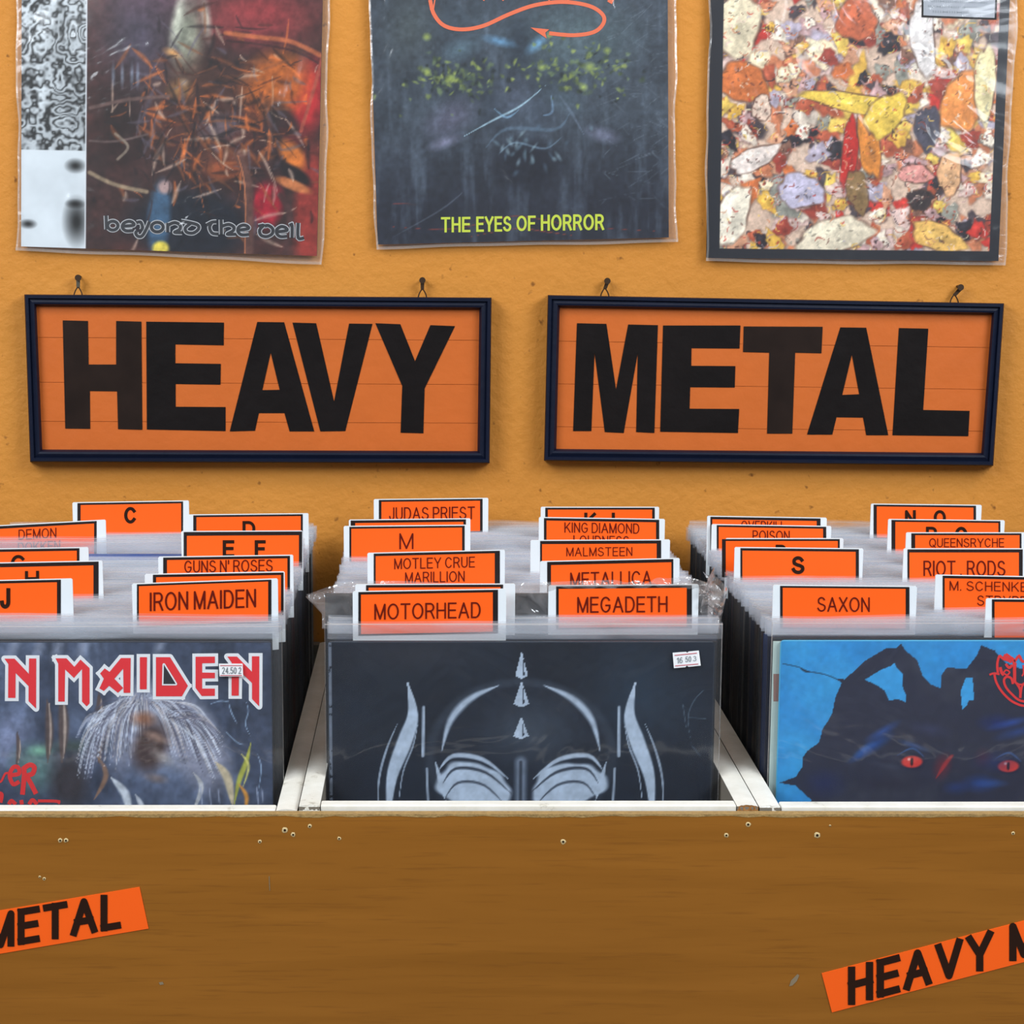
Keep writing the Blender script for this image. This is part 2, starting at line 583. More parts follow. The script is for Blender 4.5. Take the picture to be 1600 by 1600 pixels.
# plain grotesque capitals as centre lines in a box of height 1 (y up): width, strokes
GL = {
    'A': (0.70, [[(0, 0), (0.35, 1), (0.70, 0)], [(0.12, 0.34), (0.58, 0.34)]]),
    'B': (0.58, [[(0, 0), (0, 1), (0.32, 1)] + arc(0.32, 0.75, 0.22, 0.25, 90, -90) + [(0, 0.5)], [(0.32, 0.5)] + arc(0.34, 0.25, 0.24, 0.25, 90, -90) + [(0, 0)]]),
    'C': (0.66, [arc(0.34, 0.5, 0.34, 0.5, 38, 322, 18)]),
    'D': (0.62, [[(0, 0), (0, 1), (0.28, 1)] + arc(0.28, 0.5, 0.34, 0.5, 90, -90, 12) + [(0, 0)]]),
    'E': (0.54, [[(0.54, 1), (0, 1), (0, 0), (0.54, 0)], [(0, 0.52), (0.49, 0.52)]]),
    'F': (0.50, [[(0.50, 1), (0, 1), (0, 0)], [(0, 0.5), (0.44, 0.5)]]),
    'G': (0.70, [arc(0.35, 0.5, 0.35, 0.5, 40, 330, 18) + [(0.66, 0.45), (0.38, 0.45)]]),
    'H': (0.60, [[(0, 0), (0, 1)], [(0.60, 0), (0.60, 1)], [(0, 0.52), (0.60, 0.52)]]),
    'I': (0.01, [[(0, 0), (0, 1)]]),
    'J': (0.42, [[(0.42, 1), (0.42, 0.28)] + arc(0.21, 0.26, 0.21, 0.26, 0, -180, 9)]),
    'K': (0.62, [[(0, 0), (0, 1)], [(0.58, 1), (0, 0.36)], [(0.22, 0.58), (0.62, 0)]]),
    'L': (0.48, [[(0, 1), (0, 0), (0.48, 0)]]),
    'M': (0.74, [[(0, 0), (0, 1), (0.37, 0.0), (0.74, 1), (0.74, 0)]]),
    'N': (0.60, [[(0, 0), (0, 1), (0.60, 0), (0.60, 1)]]),
    'O': (0.74, [arc(0.37, 0.5, 0.37, 0.5, 0, 360, 24)]),
    'P': (0.56, [[(0, 0), (0, 1), (0.30, 1)] + arc(0.30, 0.73, 0.26, 0.27, 90, -90) + [(0, 0.46)]]),
    'Q': (0.74, [arc(0.37, 0.5, 0.37, 0.5, 0, 360, 24), [(0.42, 0.22), (0.72, -0.06)]]),
    'R': (0.60, [[(0, 0), (0, 1), (0.32, 1)] + arc(0.32, 0.74, 0.25, 0.26, 90, -90) + [(0, 0.48)], [(0.30, 0.48), (0.40, 0.40), (0.60, 0)]]),
    'S': (0.60, [arc(0.30, 0.75, 0.26, 0.25, 25, 180, 8) + [(0.07, 0.62), (0.22, 0.53), (0.42, 0.47), (0.57, 0.38)] + arc(0.30, 0.26, 0.30, 0.26, 12, -165, 10)]),
    'T': (0.62, [[(0, 1), (0.62, 1)], [(0.31, 1), (0.31, 0)]]),
    'U': (0.60, [[(0, 1), (0, 0.32)] + arc(0.30, 0.32, 0.30, 0.32, 180, 360, 10) + [(0.60, 1)]]),
    'V': (0.68, [[(0, 1), (0.34, 0), (0.68, 1)]]),
    'W': (0.94, [[(0, 1), (0.235, 0), (0.47, 1), (0.705, 0), (0.94, 1)]]),
    'X': (0.64, [[(0, 0), (0.62, 1)], [(0.02, 1), (0.64, 0)]]),
    'Y': (0.66, [[(0, 1), (0.33, 0.42), (0.66, 1)], [(0.33, 0.44), (0.33, 0)]]),
    "'": (0.01, [[(0, 1), (0, 0.72)]]),
    '.': (0.04, [[(0, 0.0), (0, 0.05)]]),
    '0': (0.46, [arc(0.23, 0.5, 0.23, 0.5, 0, 360, 16)]),
    '1': (0.24, [[(0, 0.76), (0.24, 1), (0.24, 0)]]),
    '2': (0.46, [arc(0.23, 0.75, 0.22, 0.25, 165, -25, 8) + [(0, 0), (0.46, 0)]]),
    '3': (0.46, [arc(0.22, 0.76, 0.2, 0.24, 150, -80, 8), arc(0.22, 0.27, 0.24, 0.27, 85, -155, 9)]),
    '4': (0.48, [[(0.36, 0), (0.36, 1), (0, 0.3), (0.48, 0.3)]]),
    '5': (0.46, [[(0.42, 1), (0.08, 1), (0.03, 0.52)] + arc(0.22, 0.32, 0.24, 0.32, 125, -155, 10)]),
    '6': (0.46, [arc(0.23, 0.3, 0.23, 0.3, 0, 360, 12), [(0.0, 0.3), (0.06, 0.75), (0.26, 1), (0.42, 0.9)]]),
}


def text(mb, body, x0, x1, yt, yb, Y, m, bold=0.11, slope=0.0):
    """grotesque lettering fitted to a pixel box on plane y = Y; bold = stroke width / height; slope = rise of y per px"""
    sp = 0.17 + bold
    xs_, pen = [], 0.0
    for ch in body:
        if ch == ' ':
            pen += 0.30
            continue
        w_, st = GL[ch]
        xs_.append((pen, st))
        pen += w_ + sp
    total = max(0.05, pen - sp)
    hh = (yb - yt)
    hw = bold * hh / 2
    kx = (x1 - x0 - 2 * hw) / total if total > 0.06 else hh
    ky = hh - 2 * hw
    xc = (x0 + x1) / 2
    for ox, st in xs_:
        for line_ in st:
            pts = []
            for (a, b_) in line_:
                x = x0 + hw + (ox + a) * kx
                pts.append((x, yb - hw - b_ * ky + slope * (x - xc)))
            # square line ends
            p = [np.array(q) for q in pts]
            if np.hypot(*(p[0] - p[-1])) > 1e-6:
                d0 = (p[0] - p[1]) / (np.hypot(*(p[0] - p[1])) + 1e-9)
                d1 = (p[-1] - p[-2]) / (np.hypot(*(p[-1] - p[-2])) + 1e-9)
                p[0] = p[0] + d0 * hw
                p[-1] = p[-1] + d1 * hw
                stroke(mb, p, 2 * hw, Y, m)
            else:
                stroke(mb, p[:-1], 2 * hw, Y, m, closed=True)


# ------------------------------------------------------------------ painted artwork (inks in a colour attribute)
def value_noise(nx, ny, cell, seed):
    r = np.random.default_rng(seed)
    gx, gy = int(nx / cell) + 3, int(ny / cell) + 3
    g = r.random((gy, gx))
    X = np.arange(nx) / cell
    Yy = np.arange(ny) / cell
    xi, yi = X.astype(int), Yy.astype(int)
    xf, yf = X - xi, Yy - yi
    xf = xf * xf * (3 - 2 * xf)
    yf = yf * yf * (3 - 2 * yf)
    a = g[yi][:, xi]
    b = g[yi][:, xi + 1]
    c = g[yi + 1][:, xi]
    d = g[yi + 1][:, xi + 1]
    return (a * (1 - xf) + b * xf) * (1 - yf)[:, None] + (c * (1 - xf) + d * xf) * yf[:, None]


class Art:
    def __init__(s, x0, y0, x1, y1, step, base):
        s.x = np.arange(x0, x1 + step, step)
        s.y = np.arange(y0, y1 + step, step)
        s.step = step
        s.X, s.Y = np.meshgrid(s.x, s.y)
        s.c = np.ones(s.X.shape + (3,)) * np.array(base, float)

    def fbm(s, cell, seed, octs=4, sx=1.0, sy=1.0):
        ny, nx = s.X.shape
        out = np.zeros((ny, nx))
        amp, tot = 1.0, 0.0
        for k in range(octs):
            c = max(1.0, cell / s.step / 2 ** k)
            if sx == sy:
                n = value_noise(nx, ny, c, seed + k)
            else:
                n = value_noise(nx, ny, 1, seed + k)
                # stretched noise: sample a coarse grid with unequal cells
                g = np.random.default_rng(seed + k).random((int(ny / (c * sy)) + 3, int(nx / (c * sx)) + 3))
                X = np.arange(nx) / (c * sx)
                Yy = np.arange(ny) / (c * sy)
                xi, yi = X.astype(int), Yy.astype(int)
                xf, yf = X - xi, Yy - yi
                n = (g[yi][:, xi] * (1 - xf) + g[yi][:, xi + 1] * xf) * (1 - yf)[:, None] + (g[yi + 1][:, xi] * (1 - xf) + g[yi + 1][:, xi + 1] * xf) * yf[:, None]
            out += amp * n
            tot += amp
            amp *= 0.55
        return out / tot

    def mix(s, mask, col):
        m = np.clip(mask, 0, 1)[..., None]
        s.c = s.c * (1 - m) + np.array(col, float) * m

    def win(s, x0, y0, x1, y1):
        i0 = max(0, int((x0 - s.x[0]) / s.step) - 1)
        i1 = min(len(s.x), int((x1 - s.x[0]) / s.step) + 3)
        j0 = max(0, int((y0 - s.y[0]) / s.step) - 1)
        j1 = min(len(s.y), int((y1 - s.y[0]) / s.step) + 3)
        return (slice(j0, j1), slice(i0, i1)) if i1 > i0 and j1 > j0 else None

    def put(s, w, mask, col):
        m = np.clip(mask, 0, 1)[..., None]
        s.c[w] = s.c[w] * (1 - m) + np.array(col, float) * m

    def blob(s, cx, cy, rx, ry, col, rot=0, soft=0.4, a=1.0, wob=0.0, seed=0):
        R_ = max(rx, ry) * (1.35 + 3 * wob)
        w = s.win(cx - R_, cy - R_, cx + R_, cy + R_)
        if w is None:
            return
        cr, sr = math.cos(math.radians(rot)), math.sin(math.radians(rot))
        dx, dy = s.X[w] - cx, s.Y[w] - cy
        u, v = (dx * cr + dy * sr) / rx, (-dx * sr + dy * cr) / ry
        d = np.sqrt(u * u + v * v)
        if wob:
            an = np.arctan2(v, u)
            d = d * (1 + wob * (np.sin(an * 3 + seed) + 0.6 * np.sin(an * 5 + seed * 2.3) + 0.4 * np.sin(an * 9 + seed * 3.1)))
        s.put(w, a * np.clip((1 - d) / max(soft, 1e-3) + 0.5 * (soft < 0.2), 0, 1), col)

    def line(s, pts, w_, col, soft=0.5, a=1.0, taper=True):
        pts = smooth(pts, 5) if len(pts) > 2 else pts
        xs_, ys_ = [p[0] for p in pts], [p[1] for p in pts]
        w = s.win(min(xs_) - w_, min(ys_) - w_, max(xs_) + w_, max(ys_) + w_)
        if w is None:
            return
        X, Y = s.X[w], s.Y[w]
        best = np.full(X.shape, 1e9)
        n = len(pts) - 1
        for i in range(n):
            (ax, ay), (bx, by) = pts[i], pts[i + 1]
            dx, dy = bx - ax, by - ay
            L = dx * dx + dy * dy + 1e-9
            t = np.clip(((X - ax) * dx + (Y - ay) * dy) / L, 0, 1)
            d = np.hypot(X - ax - t * dx, Y - ay - t * dy)
            if taper:
                tt = (i + t) / n
                d = d / np.maximum(0.15, np.sin(np.pi * np.clip(tt, 0.04, 0.96)))
            best = np.minimum(best, d)
        s.put(w, a * np.clip((w_ / 2 - best) / (w_ / 2 * soft), 0, 1), col)

    def poly(s, pts, col, a=1.0):
        inside = np.zeros(s.X.shape, bool)
        n = len(pts)
        j = n - 1
        for i in range(n):
            xi, yi = pts[i]
            xj, yj = pts[j]
            c = ((yi > s.Y) != (yj > s.Y)) & (s.X < (xj - xi) * (s.Y - yi) / (yj - yi + 1e-9) + xi)
            inside ^= c
            j = i
        s.mix(inside * a, col)

    def grain(s, cell, amp, seed, **k):
        s.c = s.c * (1 + amp * (s.fbm(cell, seed, **k) - 0.5) * 2)[..., None]

    def build(s, name, quad, Y, parent):
        """hang the sheet of ink on plane y = Y; quad = pixel corners TL, TR, BR, BL"""
        ny, nx = s.X.shape
        u = (s.X - s.x[0]) / (s.x[-1] - s.x[0])
        v = (s.Y - s.y[0]) / (s.y[-1] - s.y[0])
        q = [np.array(p, float) for p in quad]
        px = (1 - v) * ((1 - u) * q[0][0] + u * q[1][0]) + v * ((1 - u) * q[3][0] + u * q[2][0])
        py = (1 - v) * ((1 - u) * q[0][1] + u * q[1][1]) + v * ((1 - u) * q[3][1] + u * q[2][1])
        a = (px - PX0) / F
        b = (PY0 - py) / F
        t = (Y + D) / (CT + b * ST)
        co = np.stack([a * t, np.full_like(a, Y), H + (-ST + b * CT) * t], -1).reshape(-1, 3)
        idx = np.arange(nx * ny).reshape(ny, nx)
        fs = np.stack([idx[1:, :-1], idx[1:, 1:], idx[:-1, 1:], idx[:-1, :-1]], -1).reshape(-1, 4)
        me = bpy.data.meshes.new(name)
        me.vertices.add(len(co))
        me.vertices.foreach_set('co', co.ravel())
        nf = len(fs)
        me.loops.add(nf * 4)
        me.loops.foreach_set('vertex_index', fs.ravel().astype(np.int32))
        me.polygons.add(nf)
        me.polygons.foreach_set('loop_start', np.arange(0, nf * 4, 4, dtype=np.int32))
        me.update(calc_edges=True)
        at_ = me.color_attributes.new('ink', 'FLOAT_COLOR', 'POINT')
        c = np.concatenate([lin(np.clip(s.c, 0, 255)), np.ones(s.X.shape + (1,))], -1)
        at_.data.foreach_set('color', c.astype(np.float32).ravel())
        me.materials.append(M['ink'])
        return link(name, me, parent)


# ------------------------------------------------------------------ the setting
W = 0.530                      # face of the back wall
b = MB()
b.box((-2.2, W, 0), (2.4, W + 0.12, 2.7), M['wall'])
tag(b.build('wall_back'), kind='structure')
b = MB()
b.box((-2.2, -4.5, -0.05), (2.4, W, 0), M['floor'])
tag(b.build('floor'), kind='structure')

# ------------------------------------------------------------------ counter with the brown front board
LIP_Y = -0.058
LZ = 0.9186
BT = LZ - 0.0042               # top of the board
BF = LIP_Y - 0.0095            # face of the board
ct = empty('display_counter', (0.08, BF, 0))
tag(ct, 'brown wood-grain counter under the crates, with orange stickers and screw holes', 'counter')
b = MB()
b.box((-0.95, BF, 0.0), (1.1, BF + 0.008, BT - 0.0012), M['wood'])
b.build('front_board', ct)
b = MB()
rr = random.Random(3)
xs = np.linspace(-0.95, 1.1, 160)
top = [BT - 0.0012 - 0.0016 * rr.random() for _ in xs]
for i in range(len(xs) - 1):
    x0, x1 = xs[i], xs[i + 1]
    b.face([(x0, BF - 0.0002, top[i]), (x1, BF - 0.0002, top[i + 1]), (x1, BF - 0.0002, BT), (x0, BF - 0.0002, BT)], M['chip'])
    b.face([(x0, BF - 0.0002, BT), (x1, BF - 0.0002, BT), (x1, BF + 0.008, BT), (x0, BF + 0.008, BT)], M['chip'])
tag(b.build('chipboard_edge', ct), 'raw chipboard top edge')
b = MB()
b.box((-0.95, BF + 0.008, 0.695), (1.1, W - 0.004, 0.713), M['inside'])
b.build('shelf', ct)
for x in (-0.93, 1.06):
    b = MB()
    b.box((x, BF + 0.008, 0.0), (x + 0.02, W - 0.004, 0.695), M['inside'])
    b.build('side_support', ct)


def sticker(quad, words, m_slope):
    b = MB()
    pts = [at(x, y, BF - 0.0006) for x, y in quad]
    b.prism(pts, 0.0005, M['taborange'])
    s = b.build('sticker', ct)
    for (wd, x0, x1, yt, yb, sl) in words:
        b = MB()
        text(b, wd, x0, x1, yt, yb, BF - 0.0009, M['letterblack'], 0.19, sl)
        b.build('lettering', s)
    return s


sl = -0.168
tag(sticker([(-340, 1480), (218, 1386), (232, 1451), (-328, 1546)],
            [('HEAVY', -300, -64, 1471, 1514, -0.165), ('METAL', -21, 189, 1411, 1468, -0.165)], sl),
    'orange sticker reading METAL at left, running out of the frame')
tag(sticker([(1284, 1521), (1840, 1376), (1856, 1436), (1300, 1582)],
            [('HEAVY', 1325, 1552, 1482, 1542, -0.262), ('METAL', 1577, 1800, 1414, 1474, -0.262)], sl),
    'orange sticker reading HEAVY METAL at lower right')
for (x, y, r) in ((94, 1313, 3.6), (103, 1313, 3.6), (445, 1297, 4.6), (458, 1304, 3.8), (484, 1291, 3.2), (530, 1310, 3.0), (406, 1315, 3.0),
                  (880, 1315, 4.2), (1135, 1305, 3.6), (1169, 1288, 4.2), (1277, 1305, 4.8), (1583, 1302, 2.8), (62, 1370, 2.0),
                  (69, 1373, 2.6), (1297, 1290, 1.6)):
    b = MB()
    rr = random.Random(int(x))
    n = 12
    o_ = [(x + r * (0.85 + 0.3 * rr.random()) * math.cos(i * 2 * math.pi / n), y + r * (0.85 + 0.3 * rr.random()) * math.sin(i * 2 * math.pi / n)) for i in range(n)]
    i_ = [(x + 0.45 * r * math.cos(i * 2 * math.pi / n), y + 0.3 + 0.45 * r * math.sin(i * 2 * math.pi / n)) for i in range(n)]
    for i in range(n):
        j = (i + 1) % n
        b.face([at(*o_[i], BF - 0.0002), at(*i_[i], BF - 0.0007), at(*i_[j], BF - 0.0007), at(*o_[j], BF - 0.0002)], M['dust'])
    b.face([at(*p, BF - 0.0003) for p in i_][::-1], M['hole'])
    b.build('screw_hole', ct)
for pts in ([(1233, 1541), (1236, 1532), (1246, 1522), (1249, 1524), (1245, 1533), (1238, 1540)], [(248, 1535), (254, 1534), (256, 1538), (250, 1539)],
            [(420, 1370), (421, 1368), (422, 1392), (421, 1391)]):
    poly_mesh(pts, BF - 0.0003, M['scuff']).build('scuff_mark', ct)

# ------------------------------------------------------------------ crates
WT = 0.0165                    # side thickness
CR = {'left': (-0.4655, -0.1036, LZ - 0.0035), 'middle': (-0.1022, 0.2590, LZ), 'right': (0.2602, 0.6215, LZ - 0.0008)}
CZ = 0.7135                    # crates stand on the shelf
for side, (xa, xb, zt) in CR.items():
    c = empty('record_crate', ((xa + xb) / 2, 0.2, CZ))
    tag(c, {'left': 'white-edged record crate cut off by the left edge of the photo',
            'middle': 'white-edged record crate in the middle, whole front lip in view',
            'right': 'white-edged record crate cut off by the right edge of the photo'}[side], 'crate', 'record crates')
    b = MB()
    b.box((xa + WT + 0.0006, LIP_Y, CZ), (xb - WT - 0.0006, LIP_Y + 0.0125, zt), M['white'])
    o = b.build('front_panel', c)
    bevel(o, 0.0012)
    b = MB()
    b.box((xa + WT, 0.512, CZ), (xb - WT, W - 0.003, zt), M['inside'])
    b.build('back_panel', c)
    b = MB()
    b.box((xa + WT, LIP_Y + 0.0125, CZ), (xb - WT, 0.512, CZ + 0.006), M['inside'])
    b.build('bottom_panel', c)
    for k, x in enumerate((xa, xb - WT)):
        b = MB()
        b.box((x, LIP_Y, CZ), (x + WT, W - 0.003, zt - 0.0015), M['inside'])
        s = b.build('side_panel', c)
        # painted capping strip with a gently rounded, chipped front end
        b = MB()
        n = 10
        rr = random.Random(k + len(side))
        prof = []
        for i in range(n + 1):
            t = i / n
            prof.append((x + WT * t, zt - 0.0012 + 0.0013 * math.sin(math.pi * t)))
        ends = [LIP_Y - 0.0004 + 0.0022 * rr.random() * (1 if (side, k) in (('middle', 0), ('right', 0), ('middle', 1)) else 0.2) for _ in prof]
        for i in range(n):
            (x0, z0), (x1, z1) = prof[i], prof[i + 1]
            b.face([(x0, ends[i], z0), (x1, ends[i + 1], z1), (x1, W - 0.003, z1), (x0, W - 0.003, z0)], M['white'])
            raw = M['rawwood'] if (side, k) == ('middle', 1) else M['white']
            b.face([(x0, ends[i], z0 - 0.0001), (x0, LIP_Y - 0.0003, zt - 0.0052), (x1, LIP_Y - 0.0003, zt - 0.0052), (x1, ends[i + 1], z1 - 0.0001)], raw)
        t_ = b.build('capping_strip', c)
        if (side, k) == ('middle', 1):
            tag(t_, 'capping strip with bare brown chipped end')

# ------------------------------------------------------------------ framed signs
def sign(quad, planks, letters, label, worn):
    YF = W - 0.022             # face of the frame
    cx = sum(p[0] for p in quad) / 4
    root = empty('framed_sign', at(cx, max(p[1] for p in quad), W))
    tag(root, label, 'sign', 'hand-painted framed signs')
    q = [np.array(p, float) for p in quad]
    cen = sum(q) / 4
    e = [(q[1] - q[0]), (q[2] - q[1]), (q[3] - q[2]), (q[0] - q[3])]
    e = [v / np.hypot(*v) for v in e]

    def inset(d):
        out = []
        for i in range(4):
            a, bb = e[i - 1], e[i]
            # move inward along both neighbouring edges
            na = np.array((-a[1], a[0]))
            nb = np.array((-bb[1], bb[0]))
            out.append(q[i] + (na + nb) * d)
        return out
    # moulding profile: inset in pixels, depth
    prof = [(0, W - 0.0015), (0, YF + 0.003), (1.5, YF), (6.0, YF), (7.5, YF + 0.003), (12.5, YF + 0.0015), (15.5, YF + 0.002), (18, YF + 0.006), (19.5, YF + 0.013)]
    rings = [[at(p[0], p[1], y) for p in inset(d)] for d, y in prof]
    for k in range(4):
        b = MB()
        k2 = (k + 1) % 4
        for i in range(len(prof) - 1):
            b.face([rings[i][k], rings[i][k2], rings[i + 1][k2], rings[i + 1][k]][::-1], M['navy'])
        b.face([rings[0][k], rings[0][k2], rings[-1][k2], rings[-1][k]], M['navy'])
        b.build('frame_rail', root)
    # planked panel
    P = inset(18)
    YP = YF + 0.011
    cuts = [0.0] + planks + [1.0]
    for i in range(len(cuts) - 1):
        g = 0.0014
        a0, a1 = cuts[i] + (g if i else 0), cuts[i + 1] - (g if i < len(cuts) - 2 else 0)
        c4 = [P[0] + (P[3] - P[0]) * a0, P[1] + (P[2] - P[1]) * a0, P[1] + (P[2] - P[1]) * a1, P[0] + (P[3] - P[0]) * a1]
        b = MB()
        b.prism([at(p[0], p[1], YP + 0.0001 * (i % 2)) for p in c4], 0.005, M['panel'])
        b.build('plank', root)
    b = MB()
    b.prism([at(p[0], p[1], YP + 0.0012) for p in P], 0.0045, M['panel'])
    b.build('backing_board', root)
    for i, (ch, outl, hole) in enumerate(letters):
        m = M['blackworn'] if i in worn else M['black']
        loops = [[Vector((x, -y, 0)) for x, y in outl]] + ([[Vector((x, -y, 0)) for x, y in hole]] if hole else [])
        flat = outl + (hole or [])
        tris = tessellate_polygon(loops)
        me = bpy.data.meshes.new('letter')
        me.from_pydata([at(x, y, YP - 0.0005) for x, y in flat], [], [tuple(t) for t in tris])
        me.materials.append(m)
        link('letter', me, root)
    return root


def tr(pts, x0, y0, s):
    return [(x0 + u / s, y0 + v / s) for u, v in pts]


S1 = lambda p: tr(p, 0, 420, 2.0)
heavy = [
    ('H', S1([(196, 161), (275, 163), (277, 299), (363, 299), (363, 163), (442, 165), (445, 503), (369, 501), (366, 383), (281, 382), (282, 500), (204, 499)]), None),
    ('E', S1([(457, 165), (700, 168), (699, 239), (548, 236), (548, 295), (690, 297), (689, 362), (549, 360), (549, 431), (705, 432), (705, 507), (459, 502)]), None),
    ('A', S1([(804, 166), (888, 167), (982, 508), (905, 508), (889, 451), (809, 451), (797, 506), (718, 508)]), S1([(846, 262), (874, 378), (820, 379)])),
    ('V', S1([(914, 168), (988, 170), (1044, 415), (1091, 171), (1164, 172), (1079, 507), (1001, 508)]), None),
    ('Y', S1([(1173, 170), (1251, 173), (1297, 289), (1345, 176), (1422, 179), (1327, 374), (1323, 514), (1252, 512), (1257, 366)]), None)]
S2 = lambda p: tr(p, 800, 420, 2.0)
metal = [
    ('M', S2([(203, 170), (295, 172), (325, 377), (363, 174), (456, 176), (445, 513), (388, 510), (393, 264), (349, 513), (290, 510), (258, 262), (248, 507), (191, 507)]), None),
    ('E', S2([(472, 177), (714, 177), (711, 249), (561, 248), (560, 303), (698, 304), (696, 371), (557, 370), (555, 437), (710, 438), (706, 513), (463, 509)]), None),
    ('T', S2([(724, 180), (971, 181), (967, 264), (885, 262), (876, 515), (797, 515), (804, 262), (722, 260)]), None),
    ('A', S2([(1026, 183), (1107, 184), (1176, 520), (1107, 520), (1097, 465), (1014, 464), (1001, 518), (922, 518)]), S2([(1062, 268), (1085, 392), (1032, 394)])),
    ('L', S2([(1209, 185), (1301, 187), (1285, 441), (1430, 444), (1426, 523), (1189, 520)]), None)]
sgn_h = sign([(38, 460), (768, 465), (765, 724), (47, 722)], [0.22, 0.53, 0.80], heavy,
             'framed orange sign with black letters HEAVY, navy frame, left on the wall', {0})
sgn_m = sign([(856, 461), (1569, 474), (1552, 728), (850, 720)], [0.24, 0.54, 0.84], metal,
             'framed orange sign with black letters METAL, navy frame, right on the wall', {2})


def hanger(root, x, y, lx, ly, shiny, label):
    """nail in the wall with the strap and wire eye of the sign hung on it"""
    b = MB()
    n0 = Vector(at(x, y, W - 0.012))
    b.tube([n0, Vector((n0.x, W + 0.01, n0.z + 0.001))], 0.0016, M['rust'], 8)
    b.tube([n0 + Vector((0, -0.001, 0)), n0 + Vector((0, 0.0008, 0))], 0.0034, M['rust'], 12)
    tag(b.build('nail'), label, 'nail', 'nails holding the signs')
    yy = W - 0.009
    b = MB()
    p0, p1 = np.array((x, y + 2.0)), np.array((lx, ly - 11))
    d = (p1 - p0) / np.hypot(*(p1 - p0))
    nn = np.array((-d[1], d[0])) * 3.2
    q = [p0 - d * 4 + nn, p0 - d * 4 - nn, p1 - nn * 0.8, p1 + nn * 0.8]
    b.prism([at(a[0], a[1], yy) for a in q], 0.0012, M['steel'] if shiny else M['rust'])
    b.build('hook_strap', root)
    b = MB()
    b.tube([at(*p, yy - 0.0005) for p in smooth([(lx - 7, ly + 3), (lx - 5, ly - 5), (lx, ly - 12), (lx + 5, ly - 5), (lx + 7, ly + 3)], 4)], 0.0007, M['rust'], 6)
    b.build('wire_eye', root)


hanger(sgn_h, 122, 434, 122, 461, True, 'nail above the left end of the sign reading HEAVY')
hanger(sgn_h, 660, 438, 660, 464, False, 'nail above the right end of the sign reading HEAVY')
hanger(sgn_m, 949, 439, 945, 463, False, 'nail above the left end of the sign reading METAL')
hanger(sgn_m, 1501, 449, 1491, 473, False, 'nail above the right end of the sign reading METAL')

# ------------------------------------------------------------------ covers hung on the wall
def bag(name, quad, Y0, th, mat_, parent, n=26, amp=0.0016, seed=1, seam=True):
    """sheet of clear plastic with soft waves; quad = pixel corners TL TR BR BL"""
    rg = np.random.default_rng(seed)
    ph = rg.random(8) * 6
    q = [np.array(p, float) for p in quad]
    b = MB()
    grid = []
    for j in range(n + 1):
        v = j / n
        row = []
        for i in range(n + 1):
            u = i / n
            p = (1 - v) * ((1 - u) * q[0] + u * q[1]) + v * ((1 - u) * q[3] + u * q[2])
            edge = 1.0
            w1 = math.sin(v * 9 + ph[0]) + 0.6 * math.sin(v * 21 + ph[1]) + 0.4 * math.sin(v * 37 + ph[2])
            w2 = math.sin(u * 8 + ph[3]) + 0.5 * math.sin(u * 19 + ph[4])
            p = p.copy()
            if i in (0, n):
                p[0] += 1.6 * w1
            if j == n:
                p[1] += 0.9 * w2
            yy = Y0 - amp * (0.5 + 0.5 * math.sin(u * 7 + 3 * v + ph[5]) * math.sin(v * 6 - 2 * u + ph[6]))
            row.append(at(p[0], p[1], yy))
        grid.append(row)
    for j in range(n):
        for i in range(n):
            b.face([grid[j + 1][i], grid[j + 1][i + 1], grid[j][i + 1], grid[j][i]], mat_)
    if seam:
        for j in range(n):
            for i, d in ((0, 0.0022), (n, -0.0022)):
                a0, a1 = grid[j][i], grid[j + 1][i]
                b.face([a0, a1, (a1[0] + d, a1[1] - 0.0006, a1[2]), (a0[0] + d, a0[1] - 0.0006, a0[2])], M['seamy'])
            a0, a1 = grid[n][j], grid[n][j + 1]
            b.face([a0, a1, (a1[0], a1[1] - 0.0006, a1[2] + 0.003), (a0[0], a0[1] - 0.0006, a0[2] + 0.003)], M['seamy'])
    o = b.build(name, parent)
    for p in o.data.polygons:
        p.use_smooth = True
    return o


YC = W - 0.010                 # face of the hung covers


def hung_cover(quad, bagq, art, label, seed):
    cx = (quad[2][0] + quad[3][0]) / 2
    root = empty('record_in_sleeve', at(cx, quad[2][1], W))
    tag(root, label, 'record', 'records in clear sleeves hung on the wall')
    b = MB()
    b.prism([at(x, y, YC) for x, y in quad], 0.004, M['darkcard'])
    cover = b.build('cover', root)
    art.build('artwork', quad, YC - 0.0002, cover)
    # the sheet behind the cover, then the one in front
    bag('plastic_sleeve', bagq, YC + 0.006, 0, M['seamy'], root, amp=0.0005, seed=seed)
    bag('plastic_sleeve', bagq, YC - 0.0015, 0, M['wallsleeve'], root, amp=0.0045, seed=seed)
    return root, cover


M['darkcard'] = simple('dark_card', (30, 32, 38), 0.6)
M['seamy'] = plastic('milky_sleeve_back', 0.16, 0.2, 20, 0.004, tint=(0.95, 0.88, 0.8))

